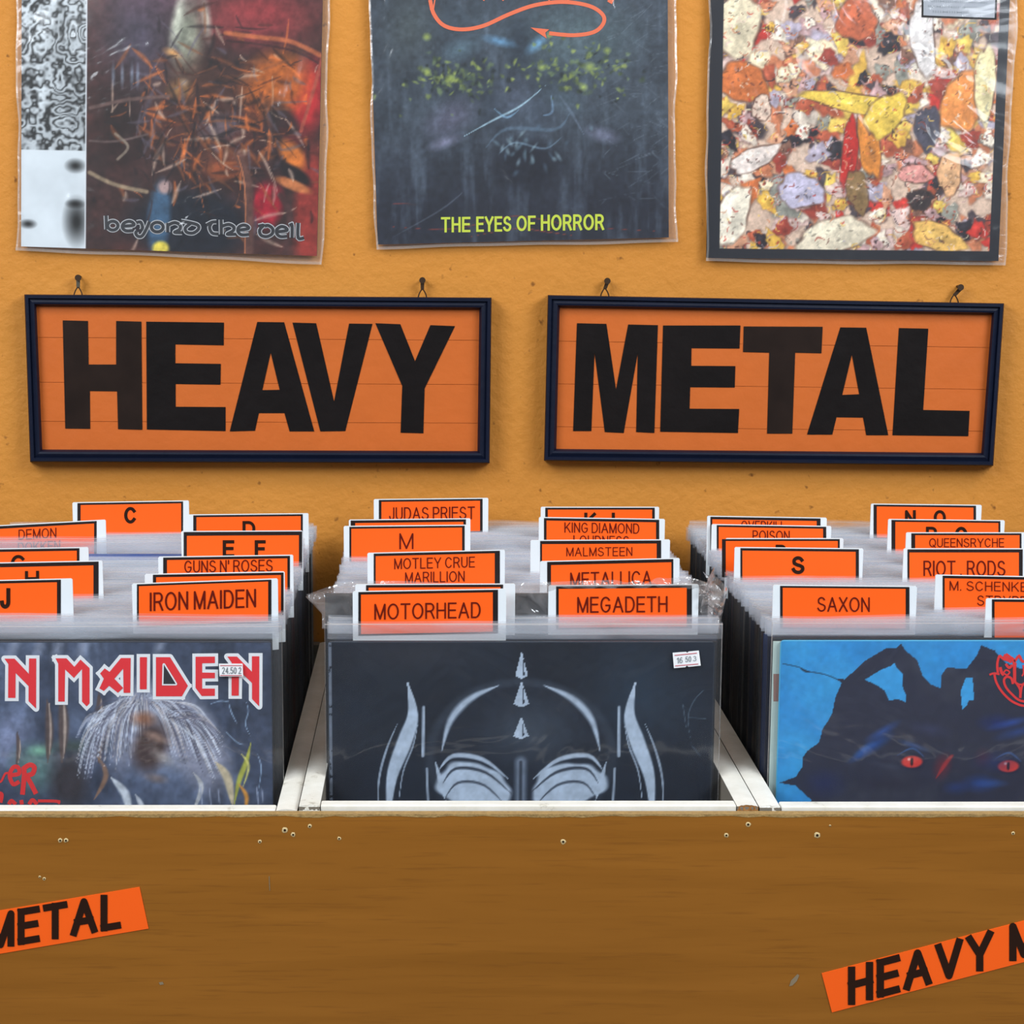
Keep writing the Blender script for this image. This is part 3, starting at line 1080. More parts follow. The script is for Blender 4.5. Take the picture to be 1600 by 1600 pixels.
# --- left: brown and orange scene with a black and white strip (generic painterly stand-in)
A = Art(33, -85, 499, 392, 1.8, (52, 34, 34))
nz = A.fbm(60, 21)
A.mix((nz - 0.45) * 2.2, (92, 48, 44))
A.blob(215, 60, 90, 150, (70, 66, 84), 0, 0.9, 0.8)
A.blob(250, -30, 120, 70, (120, 88, 110), 0, 0.9, 0.6)
A.blob(400, 20, 120, 70, (140, 50, 54), 0, 0.8, 0.9)
A.blob(475, 150, 45, 80, (168, 36, 40), 10, 0.6, 0.95)
A.blob(490, 330, 34, 130, (136, 46, 40), 0, 0.4, 0.95)
A.blob(418, 315, 32, 44, (150, 24, 42), 10, 0.4, 1)
A.blob(370, 40, 60, 26, (136, 56, 60), 0, 0.9, 0.6)
A.blob(180, 190, 60, 120, (34, 20, 20), 0, 0.8, 0.9)
A.blob(290, 60, 34, 90, (150, 160, 140), 4, 0.7, 0.75)
A.blob(275, 30, 12, 60, (214, 220, 200), 10, 0.8, 0.7)
A.blob(320, 28, 10, 50, (196, 208, 190), -8, 0.8, 0.6)
A.blob(280, 140, 26, 22, (226, 176, 96), 0, 0.9, 1)
A.blob(286, 128, 10, 8, (255, 244, 210), 0, 0.9, 1)
A.blob(268, 82, 20, 9, (220, 160, 96), 20, 0.9, 0.9)
A.blob(300, 150, 90, 80, (74, 46, 36), -20, 0.6, 0.6)
A.blob(430, 130, 62, 70, (176, 92, 36), 50, 0.5, 0.9)
A.blob(440, 180, 50, 22, (40, 28, 30), 40, 0.5, 0.9)
A.blob(412, 250, 60, 34, (50, 32, 34), 20, 0.5, 0.9)
A.blob(458, 238, 34, 20, (204, 112, 44), 50, 0.5, 0.9)
A.blob(462, 268, 36, 14, (28, 22, 26), 30, 0.4, 1)
A.blob(460, 284, 36, 10, (186, 112, 66), 20, 0.4, 0.9)
A.blob(355, 250, 60, 30, (104, 56, 40), 10, 0.7, 0.8)
A.blob(350, 265, 40, 20, (170, 84, 44), 0, 0.6, 0.6)
A.blob(340, 195, 50, 26, (98, 84, 92), -10, 0.7, 0.8)
A.blob(300, 350, 120, 70, (24, 28, 38), 0, 0.4, 1)
A.blob(250, 340, 22, 70, (58, 88, 116), 4, 0.4, 0.95)
A.blob(258, 292, 14, 14, (150, 126, 124), 0, 0.5, 1)
A.blob(253, 388, 16, 14, (208, 190, 76), 0, 0.4, 1)
for k in range(420):
    rr = random.Random(k)
    x, y = rr.gauss(325, 78), rr.gauss(180, 75)
    if x < 140 or x > 495:
        continue
    a = rr.uniform(-0.5, 2.2)
    L = rr.uniform(10, 60)
    cc = rr.choice([(150, 84, 46), (120, 70, 44), (26, 20, 24), (26, 20, 24), (196, 170, 150), (210, 110, 50), (90, 84, 98), (60, 30, 26)])
    A.line([(x, y), (x + L * math.cos(a) * 0.5 + rr.uniform(-4, 4), y + L * math.sin(a) * 0.5), (x + L * math.cos(a), y + L * math.sin(a) + rr.uniform(-5, 5))],
           rr.uniform(3, 13), cc, 0.95, 0.6)
for pts, w_, cc in (([(140, 272), (180, 290), (230, 300)], 9, (146, 128, 104)), ([(350, 50), (400, 56), (450, 62), (500, 84)], 10, (176, 96, 60)),
                    ([(352, 62), (410, 68), (460, 78), (500, 98)], 5, (60, 30, 32)), ([(375, 240), (390, 290), (392, 395)], 20, (92, 62, 56)),
                    ([(372, 240), (384, 290), (386, 395)], 3, (170, 104, 70)), ([(440, 300), (455, 330), (450, 392)], 14, (70, 44, 44)),
                    ([(140, 170), (200, 156), (262, 150)], 8, (96, 74, 70)), ([(140, 222), (180, 222), (230, 210)], 5, (90, 74, 72)),
                    ([(470, 200), (490, 130), (500, 90)], 8, (150, 70, 56)), ([(180, 210), (200, 230), (184, 250)], 6, (120, 108, 96))):
    A.line(pts, w_, cc, 0.6, 0.9, False)
for x in (176, 190, 205, 214):
    A.blob(x, 118, 4, 26, (120, 132, 150), 0, 0.8, 0.7)
A.grain(9, 0.28, 55)
strip = A.X < 134
n1 = A.fbm(40, 77, 4)
n2 = A.fbm(20, 97, 3)
bw = np.clip((np.abs(np.sin(n1 * 19 + n2 * 7)) - 0.12) * 1.15, 0, 1) * (110 + 100 * A.fbm(30, 12)) + 34
bw = np.where(A.Y > 238, 232 - 26 * A.fbm(40, 5), bw)
for (cx, cy, r1, r2) in ((118, 262, 17, 12), (44, 356, 14, 8), (120, 350, 22, 40), (118, 322, 16, 8)):
    d = np.hypot((A.X - cx) / r1, (A.Y - cy) / r2)
    bw = np.where((A.Y > 230), bw * np.clip(d * 0.9, 0.12, 1), bw)
bwc = np.stack([bw * 0.93, bw * 0.97, bw], -1)
A.c = np.where(strip[..., None], bwc, A.c)
A.mix(((A.X > 133) & (A.X < 135.5)) * 0.9, (210, 214, 220))
r1, c1 = hung_cover([(34, -84), (506, -84), (495, 400), (33, 385)], [(26, -90), (519, -90), (505, 413), (27, 391)], A,
                    'wall-hung record cover at left with white outlined lettering, in clear sleeve', 2)
VA = lambda p: tr(p, 140, 310, 8.889)
VB = lambda p: tr(p, 310, 310, 8.889)
uncial = [
    VA([(228, 240), (236, 430)]), VA(ell(322, 378, 72, 62)),
    VA([(475, 385), (610, 372), (600, 335), (540, 318), (470, 350), (458, 410), (510, 450), (600, 445)]),
    VA([(655, 335), (710, 330), (735, 400), (720, 440)]), VA([(832, 320), (790, 420), (730, 520), (670, 525), (640, 480), (660, 450)]),
    VA(ell(940, 398, 82, 66)),
    VA([(1085, 340), (1085, 468)]), VA([(1090, 370), (1180, 335), (1255, 370), (1250, 430), (1180, 470), (1285, 475)]),
    VA([(1270, 315), (1400, 338), (1500, 370), (1512, 425), (1440, 480), (1350, 470), (1330, 410), (1400, 350)]),
    VB([(115, 368), (190, 330), (250, 325)]), VB([(190, 330), (155, 400), (190, 480), (275, 495)]),
    VB([(315, 295), (318, 500)]), VB([(330, 385), (420, 360), (490, 395), (480, 450), (400, 497), (520, 497)]),
    VB([(555, 440), (690, 420), (680, 385), (620, 370), (560, 400), (550, 460), (600, 505), (700, 500)]),
    VB([(835, 385), (900, 375), (850, 440), (870, 510), (950, 530), (1025, 490), (1030, 420), (970, 375), (920, 385)]),
    VB([(1085, 465), (1225, 445), (1210, 405), (1150, 390), (1090, 430), (1090, 490), (1140, 530), (1230, 525)]),
    VB([(1265, 375), (1300, 375), (1300, 545)]), VB([(1385, 340), (1385, 545), (1465, 548)])]
b, b2 = MB(), MB()
for s_ in uncial:
    p_ = smooth(s_, 4) if len(s_) > 2 and len(s_) < 12 else s_
    stroke(b, p_, 7.6, YC - 0.0005, M['greyink'])
    stroke(b2, p_, 4.8, YC - 0.0008, M['darkink'])
o = b.build('lettering', c1)
tag(o, 'white outlined lettering')
b2.build('lettering_fill', c1)

# --- middle: dark blue-grey mist with yellow-green flecks (generic stand-in)
A = Art(578, -92, 1045, 380, 1.8, (46, 54, 64))
nz = A.fbm(70, 3)
A.mix((nz - 0.4) * 2.4, (66, 76, 88))
A.mix(np.clip((A.Y - 180) / 200, 0, 0.75), (24, 27, 40))
A.blob(900, 60, 130, 90, (88, 108, 114), 0, 0.9, 0.75)
A.blob(740, 40, 120, 60, (66, 80, 92), 0, 0.9, 0.6)
A.blob(812, 175, 90, 60, (62, 74, 92), 0, 0.9, 0.6)
A.mix((A.fbm(26, 314, 4, 0.5, 2.5) - 0.5) * 1.6, (92, 106, 122))
A.blob(640, 40, 60, 90, (74, 84, 86), 10, 0.9, 0.6)
A.blob(812, 70, 30, 60, (38, 48, 60), 0, 0.8, 0.8)
A.blob(780, 66, 34, 10, (96, 140, 176), 14, 0.9, 0.9)
A.blob(840, 70, 28, 12, (104, 150, 186), -40, 0.9, 0.9)
A.blob(718, 78, 44, 22, (86, 110, 124), -20, 0.9, 0.7)
A.blob(700, 186, 60, 34, (92, 92, 114), -30, 0.8, 0.7)
A.blob(690, 224, 36, 12, (122, 124, 150), -18, 0.9, 0.8)
A.blob(942, 216, 36, 16, (112, 116, 140), 14, 0.9, 0.8)
A.blob(880, 160, 50, 26, (74, 92, 104), 30, 0.9, 0.6)
A.blob(800, 150, 40, 44, (82, 90, 108), -30, 0.9, 0.5)
A.blob(818, 262, 70, 50, (20, 24, 36), 0, 0.5, 0.8)
for k in range(260):
    rr = random.Random(900 + k)
    if k % 2:
        x, y = rr.gauss(712, 38), rr.gauss(122, 20)
    else:
        x, y = rr.gauss(905, 46), rr.gauss(112, 24)
    cc = rr.choice([(124, 140, 76), (150, 164, 84), (90, 104, 62), (60, 74, 54), (30, 38, 40), (100, 118, 84), (70, 84, 70)])
    A.blob(x, y, rr.uniform(2.5, 8), rr.uniform(2, 6), cc, rr.uniform(0, 180), 0.7, 0.75, 0.1, k)
for (cx, cy, r_) in ((702, 124, 11), (666, 58, 9), (664, 112, 9), (922, 108, 12), (846, 108, 8), (912, 140, 9), (950, 82, 8)):
    A.blob(cx, cy, r_, r_ * 0.9, (160, 178, 88), 0, 0.9, 0.8)
for k in range(90):
    rr = random.Random(400 + k)
    a = rr.uniform(-0.9, 0.9)
    x, y = rr.uniform(930, 1040), rr.uniform(20, 330)
    L = rr.uniform(14, 46)
    A.line([(x, y), (x + L * math.cos(a), y + L * math.sin(a))], rr.uniform(1.8, 3), (110, 122, 134), 0.9, rr.uniform(0.15, 0.5))
for pts, w_, cc, al in (([(720, 215), (768, 190), (812, 168), (852, 136)], 5, (150, 180, 196), 0.9), ([(770, 172), (790, 186), (812, 172)], 5, (120, 160, 190), 0.7),
                        ([(846, 184), (862, 178), (860, 150)], 6, (110, 140, 170), 0.7), ([(872, 150), (890, 176), (912, 216)], 7, (90, 104, 122), 0.7),
                        ([(756, 232), (790, 204), (866, 206), (890, 180)], 9, (86, 108, 128), 0.6), ([(770, 250), (800, 226), (850, 236), (880, 214)], 5, (110, 136, 156), 0.6),
                        ([(600, 372), (680, 330), (720, 300)], 4, (84, 92, 106), 0.6),
                        ([(600, 354), (700, 360), (800, 342), (900, 360), (1040, 372)], 2.6, (130, 52, 44), 0.7),
                        ([(720, 374), (800, 362), (850, 368), (900, 376)], 2.6, (140, 60, 48), 0.7), ([(600, 318), (650, 320)], 2.4, (120, 50, 44), 0.6)):
    A.line(pts, w_, cc, 0.7, al)
for k in range(26):
    rr = random.Random(640 + k)
    A.blob(rr.gauss(822, 34), rr.gauss(246, 20), rr.uniform(3, 6), rr.uniform(5, 13), rr.choice([(140, 166, 176), (96, 122, 136), (70, 90, 108)]), rr.uniform(-50, 50), 0.8, 0.55)
A.grain(7, 0.22, 57)
r2, c2 = hung_cover([(575, -92), (1043, -92), (1045, 371), (590, 382)], [(573, -98), (1056, -98), (1057, 378), (586, 389)], A,
                    'middle wall-hung record cover, dark with yellow-green lettering, in clear sleeve', 5)
for wd, x0, x1, yt, yb in (('THE', 689, 735, 339, 363), ('EYES', 744, 799, 338, 362), ('OF', 807, 837, 337, 361), ('HORROR', 845, 944, 335, 360)):
    b = MB()
    text(b, wd, x0, x1, yt, yb, YC - 0.0005, M['yellowink'], 0.15, -0.012)
    b.build('lettering', c2)
b = MB()
tail = smooth([(672, 0), (678, 22), (694, 40), (722, 46), (756, 40), (796, 22), (836, 8), (880, 3), (920, 9), (941, 22), (943, 36), (928, 50), (896, 55), (858, 52)], 6)
stroke(b, tail, 6.0, YC - 0.0005, M['orangeink'])
b.face([at(x, y, YC - 0.0007) for x, y in ((829, 43), (858, 46), (852, 51), (854, 60))][::-1], M['orangeink'])
stroke(b, [(668, -40), (670, -6), (673, 16)], 2.0, YC - 0.0005, M['orangeink'])
stroke(b, [(681, -40), (680, -4), (677, 16)], 2.0, YC - 0.0005, M['orangeink'])
for x in (748, 778, 850, 880):
    stroke(b, [(x, -8), (x + 8, 0), (x + 14, -6)], 2.4, YC - 0.0005, M['orangeink'])
stroke(b, [(950, 0), (955, 3), (960, -6)], 5, YC - 0.0005, M['orangeink'])
tag(b.build('emblem_tail', c2), 'orange looping arrow tail of the band emblem')

# --- right: crowded collage of pale, pink and orange shapes in a black border (generic stand-in)
A = Art(1107, -92, 1572, 406, 1.8, (206, 178, 158))
pal = [(222, 206, 190), (236, 224, 206), (206, 150, 118), (196, 120, 84), (172, 84, 58), (214, 168, 72), (226, 190, 92), (150, 60, 48), (186, 150, 150),
       (170, 160, 176), (120, 84, 70), (70, 60, 66), (216, 186, 178), (202, 110, 60), (140, 140, 130), (188, 52, 44), (40, 36, 44), (232, 214, 180)]
for k in range(430):
    rr = random.Random(5000 + k)
    x, y = rr.uniform(1115, 1565), rr.uniform(-90, 402)
    big = 1.0 if k > 130 else 1.7
    rx, ry = rr.uniform(9, 23) * big, rr.uniform(7, 17) * big
    cc = rr.choice(pal)
    rot = rr.uniform(0, 180)
    A.blob(x + 1, y + 1, rx + 2, ry + 2, (74, 50, 46), rot, 0.4, 0.6, 0.16, k)
    A.blob(x, y, rx, ry, cc, rot, 0.22, 1, 0.16, k)
    hi = tuple(min(255, c * 1.18 + 14) for c in cc)
    lo = tuple(c * 0.66 for c in cc)
    A.blob(x + rx * 0.3, y + ry * 0.35, rx * 0.6, ry * 0.5, lo, rot, 0.9, 0.5)
    A.blob(x - rx * 0.25, y - ry * 0.3, rx * 0.6, ry * 0.5, hi, rot, 0.9, 0.7)
    for q_ in range(3):
        a = rr.uniform(0, 6.3)
        A.line([(x + rx * 0.5 * math.cos(a), y + ry * 0.5 * math.sin(a)), (x + rx * 0.8 * math.cos(a + 0.6), y + ry * 0.8 * math.sin(a + 0.6)), (x + rx * math.cos(a + 1.3), y + ry * math.sin(a + 1.3))], 2.6, rr.choice(pal), 0.8, 0.8)
        A.blob(x + rx * 0.4 * math.cos(a), y + ry * 0.4 * math.sin(a), rr.uniform(2, 4.5), rr.uniform(1.6, 3), rr.choice([(60, 34, 32), (168, 58, 46), (110, 60, 44)]), rr.uniform(0, 180), 0.7, 0.8)
for (x, y, rx, ry, cc, rot) in ((1160, 130, 40, 30, (196, 108, 56), 20), (1146, 340, 26, 48, (236, 226, 206), 20), (1255, 300, 36, 26, (188, 182, 204), 10),
                                (1505, 160, 32, 46, (222, 140, 72), 12), (1360, 220, 16, 60, (206, 128, 52), -10), (1330, 240, 12, 56, (178, 40, 34), 4),
                                (1345, 162, 90, 14, (224, 190, 80), 8), (1385, 180, 26, 38, (222, 188, 78), 40), (1452, 200, 20, 34, (72, 70, 84), 0),
                                (1190, 170, 14, 20, (216, 190, 172), 0), (1180, 250, 40, 16, (226, 212, 204), -24), (1335, 30, 30, 34, (188, 96, 62), 0),
                                (1440, 60, 18, 60, (216, 210, 208), -8), (1150, 40, 34, 50, (220, 206, 176), 0), (1475, 370, 44, 20, (224, 178, 96), 20),
                                (1310, 370, 60, 26, (220, 208, 184), -14), (1345, 300, 16, 34, (132, 104, 66), -14), (1490, 270, 18, 34, (216, 168, 124), 0),
                                (1436, 272, 26, 14, (220, 150, 142), 4), (1445, 312, 20, 16, (52, 42, 44), 0), (1540, 130, 16, 60, (222, 208, 160), 0)):
    A.blob(x, y, rx + 2, ry + 2, (80, 54, 44), rot, 0.12, 0.8, 0.05, x)
    A.blob(x, y, rx, ry, cc, rot, 0.15, 1, 0.09, x)
    A.blob(x + rx * 0.3, y + ry * 0.3, rx * 0.6, ry * 0.5, tuple(c * 0.74 for c in cc), rot, 0.9, 0.6)
    A.blob(x - rx * 0.3, y - ry * 0.3, rx * 0.5, ry * 0.5, tuple(min(255, c * 1.15 + 8) for c in cc), rot, 0.9, 0.6)
    for q_ in range(24):
        rr = random.Random(x * 37 + q_)
        a, l_ = rr.uniform(0, 6.3), rr.uniform(0.1, 1.0)
        x_, y_ = x + rx * l_ * math.cos(a), y + ry * l_ * math.sin(a)
        A.line([(x_, y_), (x_ + rr.uniform(-9, 9), y_ + rr.uniform(-7, 7))], rr.uniform(2.4, 6), rr.choice([tuple(c * 0.55 for c in cc), tuple(c * 0.8 for c in cc), tuple(min(255, c * 1.2) for c in cc), (90, 50, 44), (226, 200, 180)]), 0.8, 0.7)
for k in range(500):
    rr = random.Random(9100 + k)
    x, y, a, l_ = rr.uniform(1120, 1560), rr.uniform(-90, 396), rr.uniform(0, 6.3), rr.uniform(5, 16)
    A.line([(x, y), (x + l_ * 0.5 * math.cos(a), y + l_ * 0.5 * math.sin(a)), (x + l_ * math.cos(a + 0.7), y + l_ * math.sin(a + 0.7))], rr.uniform(2.2, 5), rr.choice(pal), 0.8, 0.75)
A.grain(6, 0.2, 61)
bd = (A.X < 1127) | (A.X > 1557) | (A.Y > 392) | (A.Y < -74)
A.mix(bd * 1.0, (26, 29, 38))
r3, c3 = hung_cover([(1112, -92), (1582, -92), (1560, 408), (1104, 403)], [(1108, -98), (1594, -98), (1570, 415), (1102, 409)], A,
                    'wall-hung record cover at right, crowded flesh-coloured collage in black border, in clear sleeve', 9)
b = MB()
b.prism([at(x, y, YC - 0.0006) for x, y in ((1441, -60), (1560, -60), (1557, 31), (1440, 27))], 0.0003, M['black'])
b.prism([at(x, y, YC - 0.0009) for x, y in ((1443, -58), (1557, -58), (1554, 28), (1443, 24))], 0.0002, M['greylabel'] if 'greylabel' in M else simple('grey_label', (150, 156, 166), 0.4))
o = b.build('text_panel', c3)
b = MB()
for k in range(9):
    y = -48 + k * 8.2
    x0 = 1450 + (k * 7) % 12
    text(b, 'IIIIHIIIHIIIIIHIIIHIIII'[: 18 + k % 4], x0, 1548 - (k * 5) % 12, y, y + 3.6, YC - 0.0012, M['digit'], 0.16, 0.035)
b.build('fine_print', c3)

# ------------------------------------------------------------------ dividers
CZI = CZ + 0.0065              # crate floor


def solveY(px, py):
    lo, hi = 0.02, 0.52
    for _ in range(40):
        Y = (lo + hi) / 2
        z = 1.0745 + 0.008 * Y / 0.5
        if proj(0, Y, z)[1] > py:
            lo = Y
        else:
            hi = Y
    return Y


Bk = 0.012
# crate, TL, TR, Y (None = from height), white side widths, black border (l, r, top), words, label
DIV = [
    ('left', (113, 785), (295, 782), None, (8, 9), (5, 3, 3), [('C', 194, 213, 792, 818, 1)], 'divider tab lettered C, rearmost in the left crate, against the wall'),
    ('left', (-23, 822), (165, 812), None, (12, 14), (5, 4, 4), [('DEMON', 29, 88, 826, 842, 0), ('DOKKEN', 28, 94, 846, 862, 0)], 'tilted divider tab with two small lines, third from the wall at left edge'),
    ('left', (294, 804), (482, 802), None, (8, 9), (5, 3, 3), [('D', 379, 399, 814, 838, 1)], 'divider tab lettered D, second from the wall in the left crate'),
    ('left', (283, 830), (476, 829), None, (4, 4), (5, 5, 6), [('E', 348, 366, 844, 871, 1), ('F', 398, 415, 844, 871, 1)], 'divider tab lettered E F in the left crate'),
    ('left', (-62, 858), (138, 855), None, (12, 14), (5, 4, 4), [('G', 17, 40, 867, 893, 1)], 'divider tab lettered G, at the left edge of the left crate'),
    ('left', (-45, 880), (160, 876), None, (10, 6), (6, 8, 6), [('H', 39, 61, 892, 917, 1)], 'divider tab lettered H, behind the tab lettered J'),
    ('left', (247, 870), (462, 867), None, (8, 9), (6, 4, 4), [("GUNS N' ROSES", 288, 426, 875, 894, 0)], 'divider tab with small lettering, right in front of the E F tab'),
    ('left', (226, 897), (454, 893), 0.068, (13, 11), (5, 4, 4), [], 'divider tab with blank strip, behind the front right tab of left crate'),
    ('left', (-110, 909), (113, 904), 0.056, (14, 18), (6, 6, 4), [('J', 0, 16, 919, 951, 1)], 'divider tab lettered J, frontmost at the left edge'),
    ('left', (206, 912), (434, 904), 0.040, (8, 10), (3, 5, 3), [('IRON MAIDEN', 234, 400, 923, 952, 0)], 'frontmost right-hand divider tab of the left crate, slightly tilted'),
    ('middle', (584, 780), (763, 778), None, (8, 9), (4, 4, 3), [('JUDAS PRIEST', 608, 742, 792, 812, 0)], 'rearmost left-hand divider tab of the middle crate, two words'),
    ('middle', (545, 812), (735, 810), None, (3, 7), (7, 4, 4), [], 'divider tab showing only an orange sliver, behind the M tab'),
    ('middle', (537, 822), (735, 820), 0.315, (9, 9), (3, 4, 3), [('M', 624, 646, 833, 858, 0)], 'divider tab with the single letter M, left column of the middle crate'),
    ('middle', (574, 864), (789, 859), None, (10, 8), (3, 8, 4), [('MOTLEY CRUE', 616, 742, 871, 888, 0), ('MARILLION', 633, 726, 893, 910, 0)], 'divider tab with two lines of lettering, in front of the M tab'),
    ('middle', (555, 913), (805, 912), 0.045, (17, 19), (4, 4, 4), [], 'divider tab with blank strip, behind the front left tab of middle crate'),
    ('middle', (551, 924), (791, 920), 0.034, (9, 13), (4, 8, 4), [('MOTORHEAD', 585, 751, 942, 967, 0)], 'frontmost left-hand divider tab of the middle crate, nine-letter word'),
    ('middle', (845, 792), (1030, 792), None, (7, 7), (4, 4, 3), [('K', 913, 932, 801, 826, 1), ('L', 956, 970, 801, 826, 1)], 'rearmost right-hand divider tab of middle crate, tops of two letters showing'),
    ('middle', (842, 808), (1039, 811), None, (8, 9), (4, 5, 4), [('KING DIAMOND', 882, 999, 817, 833, 0), ('LOUDNESS', 896, 983, 837, 853, 0)], 'divider tab with two small lines, right column of the middle crate'),
    ('middle', (829, 844), (1047, 843), None, (15, 14), (3, 7, 5), [('MALMSTEEN', 885, 988, 855, 869, 0)], 'divider tab with one small word, right column of middle crate, third from wall'),
    ('middle', (844, 877), (1062, 872), None, (11, 10), (6, 3, 5), [('METALLICA', 891, 1018, 893, 916, 0)], 'divider tab half covered by crinkled plastic, right column of middle crate'),
    ('middle', (857, 915), (1092, 913), 0.056, (12, 11), (4, 8, 4), [('MEGADETH', 902, 1043, 932, 957, 0)], 'frontmost right-hand divider tab of the middle crate, eight-letter word'),
    ('right', (1105, 806), (1292, 809), None, (5, 10), (3, 6, 4), [('OVERKILL', 1158, 1227, 814, 830, 0)], 'rearmost left-hand divider tab of the right crate'),
    ('right', (1112, 819), (1299, 822), 0.362, (8, 8), (3, 5, 3), [('POISON', 1176, 1234, 829, 845, 0)], 'divider tab with one small word, left column of right crate, second from wall'),
    ('right', (1124, 841), (1318, 841), None, (4, 6), (6, 3, 3), [('R', 1212, 1229, 851, 875, 1)], 'divider tab behind the large S tab, only top of a letter showing'),
    ('right', (1148, 855), (1349, 857), 0.222, (9, 7), (3, 5, 4), [('S', 1237, 1257, 869, 897, 1)], 'divider tab with the single large letter S, left column of the right crate'),
    ('right', (1208, 914), (1433, 916), 0.050, (11, 12), (4, 6, 3), [('SAXON', 1277, 1359, 933, 956, 0)], 'frontmost left-hand divider tab of the right crate, five-letter word'),
    ('right', (1361, 787), (1534, 789), None, (4, 9), (5, 4, 3), [('N', 1414, 1431, 797, 821, 1), ('O', 1459, 1478, 797, 821, 1)], 'divider tab lettered N O, rearmost in the right crate'),
    ('right', (1388, 811), (1570, 813), None, (5, 7), (6, 3, 3), [('P', 1447, 1464, 823, 846, 1), ('Q', 1492, 1512, 823, 849, 1)], 'divider tab lettered P Q in the right crate'),
    ('right', (1416, 832), (1604, 832), None, (8, 8), (6, 3, 3), [('QUEENSRYCHE', 1452, 1569, 841, 855, 0)], 'divider tab with one long small word, in front of the P Q tab'),
    ('right', (1412, 857), (1606, 857), 0.212, (6, 8), (3, 6, 5), [('RIOT . RODS', 1443, 1571, 876, 900, 0)], 'divider tab with two words and a dot, right column of right crate'),
    ('right', (1462, 898), (1686, 902), None, (11, 12), (3, 5, 4), [('M. SCHENKER G.', 1484, 1645, 909, 924, 0), ('STRYPER', 1527, 1618, 931, 947, 0)], 'divider tab with two lines, second from front at the right edge'),
    ('right', (1541, 935), (1776, 937), 0.034, (9, 12), (4, 6, 4), [('S', 1598, 1620, 966, 990, 0)], 'frontmost divider tab at the right edge, mostly outside the frame'),
]
placed = {'left': [], 'middle': [], 'right': []}
for (cr, TL, TR, Y, wsd, bbd, words, lab) in DIV:
    if Y is None:
        Y = solveY((TL[0] + TR[0]) / 2, (TL[1] + TR[1]) / 2)
    while any(abs(Y - y) < 0.0026 for y in placed[cr]):
        Y += 0.0007
    Y = min(Y, 0.505)
    while any(abs(Y - y) < 0.0026 for y in placed[cr]):
        Y -= 0.0007
    placed[cr].append(Y)
    xa, xb, zt = CR[cr]
    cx = (xa + xb) / 2
    # real positions on the divider's own plane
    a, c = at(*TL, Y), at(*TR, Y)
    lo, hi = cx - 0.150, cx + 0.150
    a = (max(a[0], xa + WT + 0.002), Y, a[2])
    c = (min(c[0], xb - WT - 0.001), Y, c[2])
    pts = [(lo, Y, CZI), (hi, Y, CZI), (hi, Y, 1.020), (c[0], Y, 1.021), (c[0], Y, c[2] - 0.001), (c[0] - 0.001, Y, c[2]),
           (a[0] + 0.001, Y, a[2]), (a[0], Y, a[2] - 0.001), (a[0], Y, 1.021), (lo, Y, 1.020)]
    root = empty('divider', (cx, Y, CZI))
    tag(root, 'white ' + lab, 'divider', 'orange-labelled dividers between the records')
    b = MB()
    b.prism(pts, 0.0012, M['tabwhite'])
    b.build('board', root)
    slope = (TR[1] - TL[1]) / (TR[0] - TL[0])
    u0, u1 = TL[0] + wsd[0], TR[0] - wsd[1]
    sc = F / (1.48 + 0.98 * Y)
    hpx = 0.036 * sc
    yl = TL[1] + slope * (u0 - TL[0]) + 1.3
    yr = TL[1] + slope * (u1 - TL[0]) + 1.3
    b = MB()
    b.face([at(x, y, Y - 0.0003) for x, y in ((u0, yl), (u1, yr), (u1, yr + hpx), (u0, yl + hpx))][::-1], M['tabblack'])
    lb = b.build('label', root)
    b = MB()
    b.face([at(x, y, Y - 0.0006) for x, y in ((u0 + bbd[0], yl + bbd[2]), (u1 - bbd[1], yr + bbd[2]), (u1 - bbd[1], yr + hpx - 2.5), (u0 + bbd[0], yl + hpx - 2.5))][::-1], M['taborange'])
    b.build('orange_strip', lb)
    for (wd, x0, x1, yt, yb, bold) in words:
        b = MB()
        text(b, wd, x0, x1, yt, yb, Y - 0.0009, M['letterblack'] if bold else M['letter'], 0.19 if bold else 0.10, slope)
        b.build('lettering', lb)

# ------------------------------------------------------------------ records in their sleeves
SW, SH_, ST_ = 0.3235, 0.3265, 0.0041
SZ0 = CZI


def sleeve_mesh(k):
    """open-topped clear bag around the card, slightly bowed"""
    rr = random.Random(k)
    b = MB()
    n = 6
    w = SW / 2 + rr.uniform(-0.0008, 0.0008)
    tops = [SH_ + rr.uniform(-0.0012, 0.0012) for _ in range(n + 1)]
    F0, F1 = -ST_ / 2, ST_ / 2
    m = M['sleeve']
    zc = SH_ - 0.0135
    xs = [-w, -w + 0.004] + [-w + 2 * w * i / n for i in range(1, n)] + [w - 0.004, w]
    for i in range(len(xs) - 1):
        x0, x1 = xs[i], xs[i + 1]
        t0, t1 = tops[min(i, n)], tops[min(i + 1, n)]
        e0, e1 = (0.0 if i == 0 else 1.0), (0.0 if i == len(xs) - 2 else 1.0)
        for sg, dz in ((-1, 0.0), (1, 0.0012)):
            y0, y1 = sg * e0 * ST_ / 2, sg * e1 * ST_ / 2
            v0 = sg * e0 * (ST_ / 2 - 0.0004 - 0.0004 * math.sin(i * 1.9 + k))
            v1 = sg * e1 * (ST_ / 2 - 0.0004 - 0.0004 * math.sin((i + 1) * 1.9 + k))
            q = [(x0, y0, 0), (x1, y1, 0), (x1, y1, zc), (x0, y0, zc)]
            b.face(q if sg < 0 else q[::-1], m)
            q = [(x0, y0, zc), (x1, y1, zc), (x1, v1, t1 + dz), (x0, v0, t0 + dz)]
            b.face(q if sg < 0 else q[::-1], M['mouth'])
            if sg < 0:
                b.face([(x0, v0, t0 - 0.0007), (x1, v1, t1 - 0.0007), (x1, v1 - 0.0001, t1), (x0, v0 - 0.0001, t0)], M['seam'])
    return b.mesh('plastic_sleeve')


